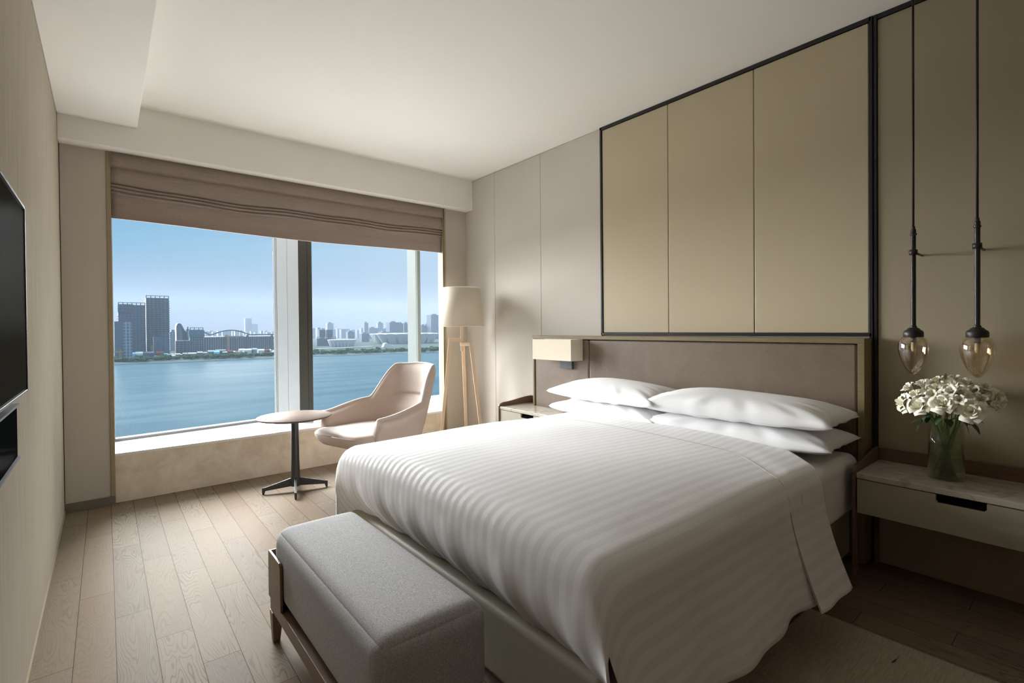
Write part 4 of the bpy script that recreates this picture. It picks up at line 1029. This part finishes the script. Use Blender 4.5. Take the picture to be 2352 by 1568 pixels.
def ex_t3(o, wd, h, dp):
    mb = MB()
    for i in range(int(h/4.2)): mb.box(wd*.76, wd+1.0, -1.4, 0, i*4.2, i*4.2+1.3)
    mb.build('floor_slab', 'block_grey', o, smooth=False)
    mb = MB()
    for i in range(9): mb.box(wd*.03+i*wd*.075, wd*.03+i*wd*.075+.9, -1.0, 0, 0, h)
    mb.build('fins', 'tower_concrete', o, smooth=False)
bld('office_tower', 335, 388, 684, 1120, 'tower_concrete', 'tallest dark gridded tower on the far bank', 'tower', extra=ex_t3, top='crown')
bld('office_block', 353, 388, 773, 1075, 'tower_glass', 'low glassy block in front of the tallest tower', top='fins')
bld('office_block', 390, 406, 762, 1400, 'block_grey', 'grey-blue block between the tallest tower and the curved tower', top='plant')
# curved-top tower
a, b = sky_pt(405, 742, 1180), sky_pt(428, 742, 1180); wd = b.x-a.x; h = a.z-ZG
o = empty('curved_tower', (a.x, 1180, ZG), label='tower with a swooping curved top right of the tall towers', cat='tower')
pf = [(0, 0), (wd, 0), (wd, h*.72)]+[(wd-(wd*.62)*k/8, h*.72+h*.27*smoothstep(0, 1, k/8)) for k in range(1, 9)]+[(wd*.2, h), (wd*.08, h*.97), (0, h*.9)]
MB().extr([(x_, z_) for x_, z_ in pf], 'Y', 0, 26).build('body', 'tower_glass', o, smooth=False)
MB().extr([(x_*.55+1, z_*.93) for x_, z_ in pf], 'Y', -1.2, 0).build('pale_front', 'block_grey', o, smooth=False)
bld('office_block', 429, 435.5, 756, 1170, 'tower_dark', 'narrow dark block with cluttered roof beside the curved tower', top='plant')
def ex_net(o, wd, h, dp):
    MB().box(-1.5, wd+1.5, -2, dp, h-14, h-1).build('teal_netting', 'teal_net', o, smooth=False)
    mb = MB()
    for i in range(7): mb.box(i*wd/6-.5, i*wd/6+.5, -1.0, 0, 0, h-14)
    for i in range(8): mb.box(0, wd, -1.2, 0, i*(h-14)/8, i*(h-14)/8+1.0)
    mb.build('concrete_frame', 'block_pale', o, smooth=False)
bld('construction_block', 436, 467, 757, 1120, 'tower_dark', 'unfinished block wrapped in teal netting near the window centre', extra=ex_net, top='crown')
bld('office_block', 404, 436, 782, 1110, 'tower_concrete', 'low stepped block before the curved tower')
# long hall with arched roof
a, b = sky_pt(468, 776, 1300), sky_pt(640, 773, 1300); wd = b.x-a.x; h = a.z-ZG
o = empty('station_hall', (a.x, 1300, ZG), label='long colonnaded hall under a wavy arched roof on the far bank', cat='hall')
MB().box(0, wd, 3, 60, 0, h).build('body', 'tower_dark', o, smooth=False)
mb = MB(); n = 34
for i in range(n+1): mb.box(i*wd/n-.7, i*wd/n+.7, 0, 2.5, 0, h+1)
mb.build('colonnade', 'block_pale', o, smooth=False)
MB().box(-2, wd+2, -1, 62, h, h+2.5).build('roof_slab', 'block_grey', o, smooth=False)
mb = MB(); ar = [(wd*t, 6+11*math.sin(PI*(t-.08)/.52)**1.0 if .08 < t < .60 else (6 if t >= .6 else 6+8*(.08-t)/.08)) for t in [i/40 for i in range(41)]]
mb.tube([(x_, 0, h+z_) for x_, z_ in ar], 1.6, 6); mb.build('arched_roof', 'tower_concrete', o, smooth=False)
mb = MB()
for t in (.28, .56, .90): mb.box(wd*t-2.5, wd*t+2.5, -2.5, 1, 0, h+6)
mb.build('pylon', 'tower_dark', o, smooth=False)
for px0, px1, py, Y, lb in ((563, 578, 731, 3300, 'hazy pale tower, taller of the distant pair in the left pane'), (579, 592, 744, 3300, 'hazy pale tower, shorter of the distant pair in the left pane')):
    bld('distant_tower', px0, px1, py, Y, 'block_pale', lb, 'tower')
rnd = random.Random(9); x = 392
while x < 640:
    wpx = rnd.uniform(5, 11); bld('distant_block', x, x+wpx, rnd.uniform(758.5, 764), rnd.uniform(2600, 3150), 'block_pale' if rnd.random() < .6 else 'block_grey', 'faint low block on the hazy horizon of the left pane', group='faint horizon blocks in the left pane', depth=30)['px'] = x
    x += wpx*rnd.uniform(.8, 1.5)
x = 716
while x < 900:
    wpx = rnd.uniform(6, 13); bld('distant_block', x, x+wpx, rnd.uniform(752, 760), rnd.uniform(2300, 3000), 'block_pale' if rnd.random() < .5 else 'block_grey', 'faint low block on the hazy horizon of the centre pane', group='faint horizon blocks in the centre pane', depth=30)['px'] = x
    x += wpx*rnd.uniform(.8, 1.5)
for g_, f_ in (('faint horizon blocks in the left pane', 'faint low block on the left pane horizon, %s of these from the left'), ('faint horizon blocks in the centre pane', 'faint low block on the centre pane horizon, %s of these from the left')):
    number([o for o in col.objects if o.get('group') == g_], f_)
SH = []
# low clutter of the construction shore
for i in range(34):
    px = 300+i*10+rnd.uniform(-4, 4); Y = shoreY(sky_pt(px, 815, 1100).x)+rnd.uniform(74, 118); wpx = rnd.uniform(6, 16)
    g = sky_pt(px, 800, Y); mt_ = rnd.choice(['shed_white', 'block_pale', 'block_grey', 'shed_white', 'shed_blue', 'shed_red', 'tower_dark', 'tower_concrete'])
    a_ = wpx*Y/FPX*1.2; hgt = rnd.uniform(4, 13)
    o = empty('site_shed', (g.x, Y, ZG), label='low site shed behind the tree belt of the left pane', cat='shed', group='sheds behind the tree belt')
    mb = MB(); mb.box(0, a_, 0, 12, 0, hgt*.8); mb.extr([(0, hgt*.8), (12, hgt*.8), (6, hgt)], 'X', -.3, a_+.3); mb.build('body', mt_, o, smooth=False); o['px'] = px; SH.append(o)
number(SH, 'low site shed behind the left tree belt, %s of these from the left')
def crane(px, py0, Y, h, arm, label):
    g = sky_pt(px, py0, Y); o = empty('crane', (g.x, Y, ZG), label=label, cat='crane', group='yellow cranes')
    mb = MB()
    for sx_ in (-1, 1):
        for sy_ in (-1, 1): mb.tube([(sx_, sy_, 0), (sx_, sy_, h)], .28, 5)
    for k in range(int(h/3)): mb.tube([(-1, -1, k*3), (1, -1, k*3+3)], .2, 4); mb.tube([(1, -1, k*3), (-1, -1, k*3+3)], .2, 4)
    mb.build('mast', 'crane_yellow', o, smooth=False)
    MB().bar((-arm*.25, 0, h), (arm, 0, h), 1.2, 1.4).build('jib', 'crane_yellow', o, smooth=False); MB().bar((0, 0, h), (0, 0, h+4), 1, 1).build('cab', 'crane_yellow', o, smooth=False)
crane(277, 822, 1000, 14, -16, 'small yellow crane at the left foot of the towers'); crane(350, 822, 1080, 18, 9, 'yellow mast crane below the tallest tower')
crane(524, 800, 1190, 34, 30, 'yellow crane before the arched hall')

# right-hand panes
def ex_bulb(o, wd, h, dp):
    MB().box(-wd*.18, wd*1.18, -1, dp, h-20, h).build('top_block', 'tower_dark', o, smooth=False)
for px0, px1, lb in ((735, 745, 'left twin of the two unfinished pylons with bulky heads'), (752, 762, 'right twin of the two unfinished pylons with bulky heads')):
    bld('unfinished_pylon', px0, px1, 757, 1450, 'tower_concrete', lb, 'tower', extra=ex_bulb)
bld('construction_block', 728, 771, 777, 1437, 'tower_dark', 'dark scaffolded block at the foot of the twin pylons', top='crown', depth=9)
for px0, px1, py, Y, mt_, lb in ((752, 766, 742, 2400, 'block_pale', 'hazy pale tower behind the twin pylons'), (799, 814, 762, 1700, 'block_grey', 'squat tower with hatted roof behind the small petal stadium'),
    (837, 846, 741, 2200, 'block_grey', 'slim hazy tower left of the large petal stadium'), (848, 868, 753, 2300, 'block_grey', 'mid-height hazy block behind the start of the large stadium'),
    (868, 880, 741, 2300, 'block_pale', 'pale hazy tower with stepped right side above the large stadium'), (885, 896, 752, 2400, 'block_pale', 'low pale block between two towers above the large stadium'),
    (895, 918, 740, 1900, 'tower_glass', 'broad blue-grey tower above the large stadium'), (918, 926, 742, 1950, 'tower_concrete', 'narrow side tower touching the broad blue-grey tower'),
    (928, 940, 742, 2000, 'tower_concrete', 'tower half hidden by the second mullion'), (831, 848, 766, 1750, 'tower_glass', 'low blue block next to the large stadium'), (876, 894, 762, 1900, 'tower_glass', 'low dark block peeping over the large stadium'),
    (968, 977.5, 747, 2000, 'tower_glass', 'lower stepped block left of the tower in the narrow pane'), (978, 991, 744, 2000, 'tower_glass', 'mid block left of the tower in the narrow pane'), (990, 1012, 723, 1950, 'tower_glass', 'tall blue-grey tower in the narrow right pane')):
    bld('city_tower', px0, px1, py, Y, mt_, lb, 'tower', top='plant')
def stadium(cpx, cpy, Y, rx, ry, h, n, label, flare=1.14):
    c_ = sky_pt(cpx, cpy, Y); o = empty('petal_stadium', (c_.x, Y+ry, ZG), label=label, cat='stadium')
    for i in range(n):
        t0 = 2*PI*i/n; hw_ = PI/n*1.02; mb = MB()
        def f(u, v):
            t = t0+(u*2-1)*hw_*(.45+.62*math.sin(PI*(.12+.5*v))); e = 1-.10*(1-v)**2+(flare-1)*math.sin(v*PI/2)*(1)-.20*smoothstep(.78, 1.0, v)
            e += .05*math.cos((u*2-1)*PI/2)
            return (rx*e*math.cos(t), ry*e*math.sin(t), h*(.02+.96*math.sin(min(1, v*1.12)*PI/2))*(1-.05*(u*2-1)**2))
        if math.sin(t0) < .35: mb.grid(8, 12, f).build('petal', 'stadium_white', o)
    MB().lathe([(.0, h*.80), (.5, h*.90), (.86, h*.97), (.93, h*.93), (.90, h*.2), (.88, 0)], n=48).build('bowl', 'stadium_shade', o).data.transform(Matrix.Diagonal((rx, ry, 1, 1)))
    MB().lathe([(.55, h*.94), (.95, h*1.0)], n=48).build('roof_ring', 'stadium_white', o).data.transform(Matrix.Diagonal((rx, ry, 1, 1)))
    return o
stadium(796, 792, 1300, 33, 32, 20, 22, 'small white petal stadium in the centre pane', 1.12)
stadium(962, 780, 1400, 101, 95, 33, 18, 'large white petal stadium behind the second mullion', 1.10)
g1, g2 = at(727, 801, 'Z', ZG+1.5), at(855, 795, 'Z', ZG+1.5)
MB().bar(tuple(g1), tuple(g2), 10, 1.0).build('river_road', 'road_pale', None, smooth=False, label='pale elevated road running before the small stadium', cat='road')
g = at(890, 797, 'Z', ZG); o = empty('entrance_canopy', g, label='white sloping canopy in front of the large stadium', cat='canopy')
MB().extr([(-14, 0), (-10, 10), (-4, 11), (14, 0)], 'Y', -6, 6).build('roof', 'stadium_white', o, smooth=False)
MB().box(-16, 18, -7, -5, 0, 1.2).build('steps', 'road_pale', o, smooth=False)
MB().tube([(at(792, 790, 'Z', ZG).x, 1330, ZG), (at(792, 790, 'Z', ZG).x, 1330, ZG+30)], .6, 6).build('light_mast', 'stadium_white', None, label='slender white mast before the small stadium', cat='mast')
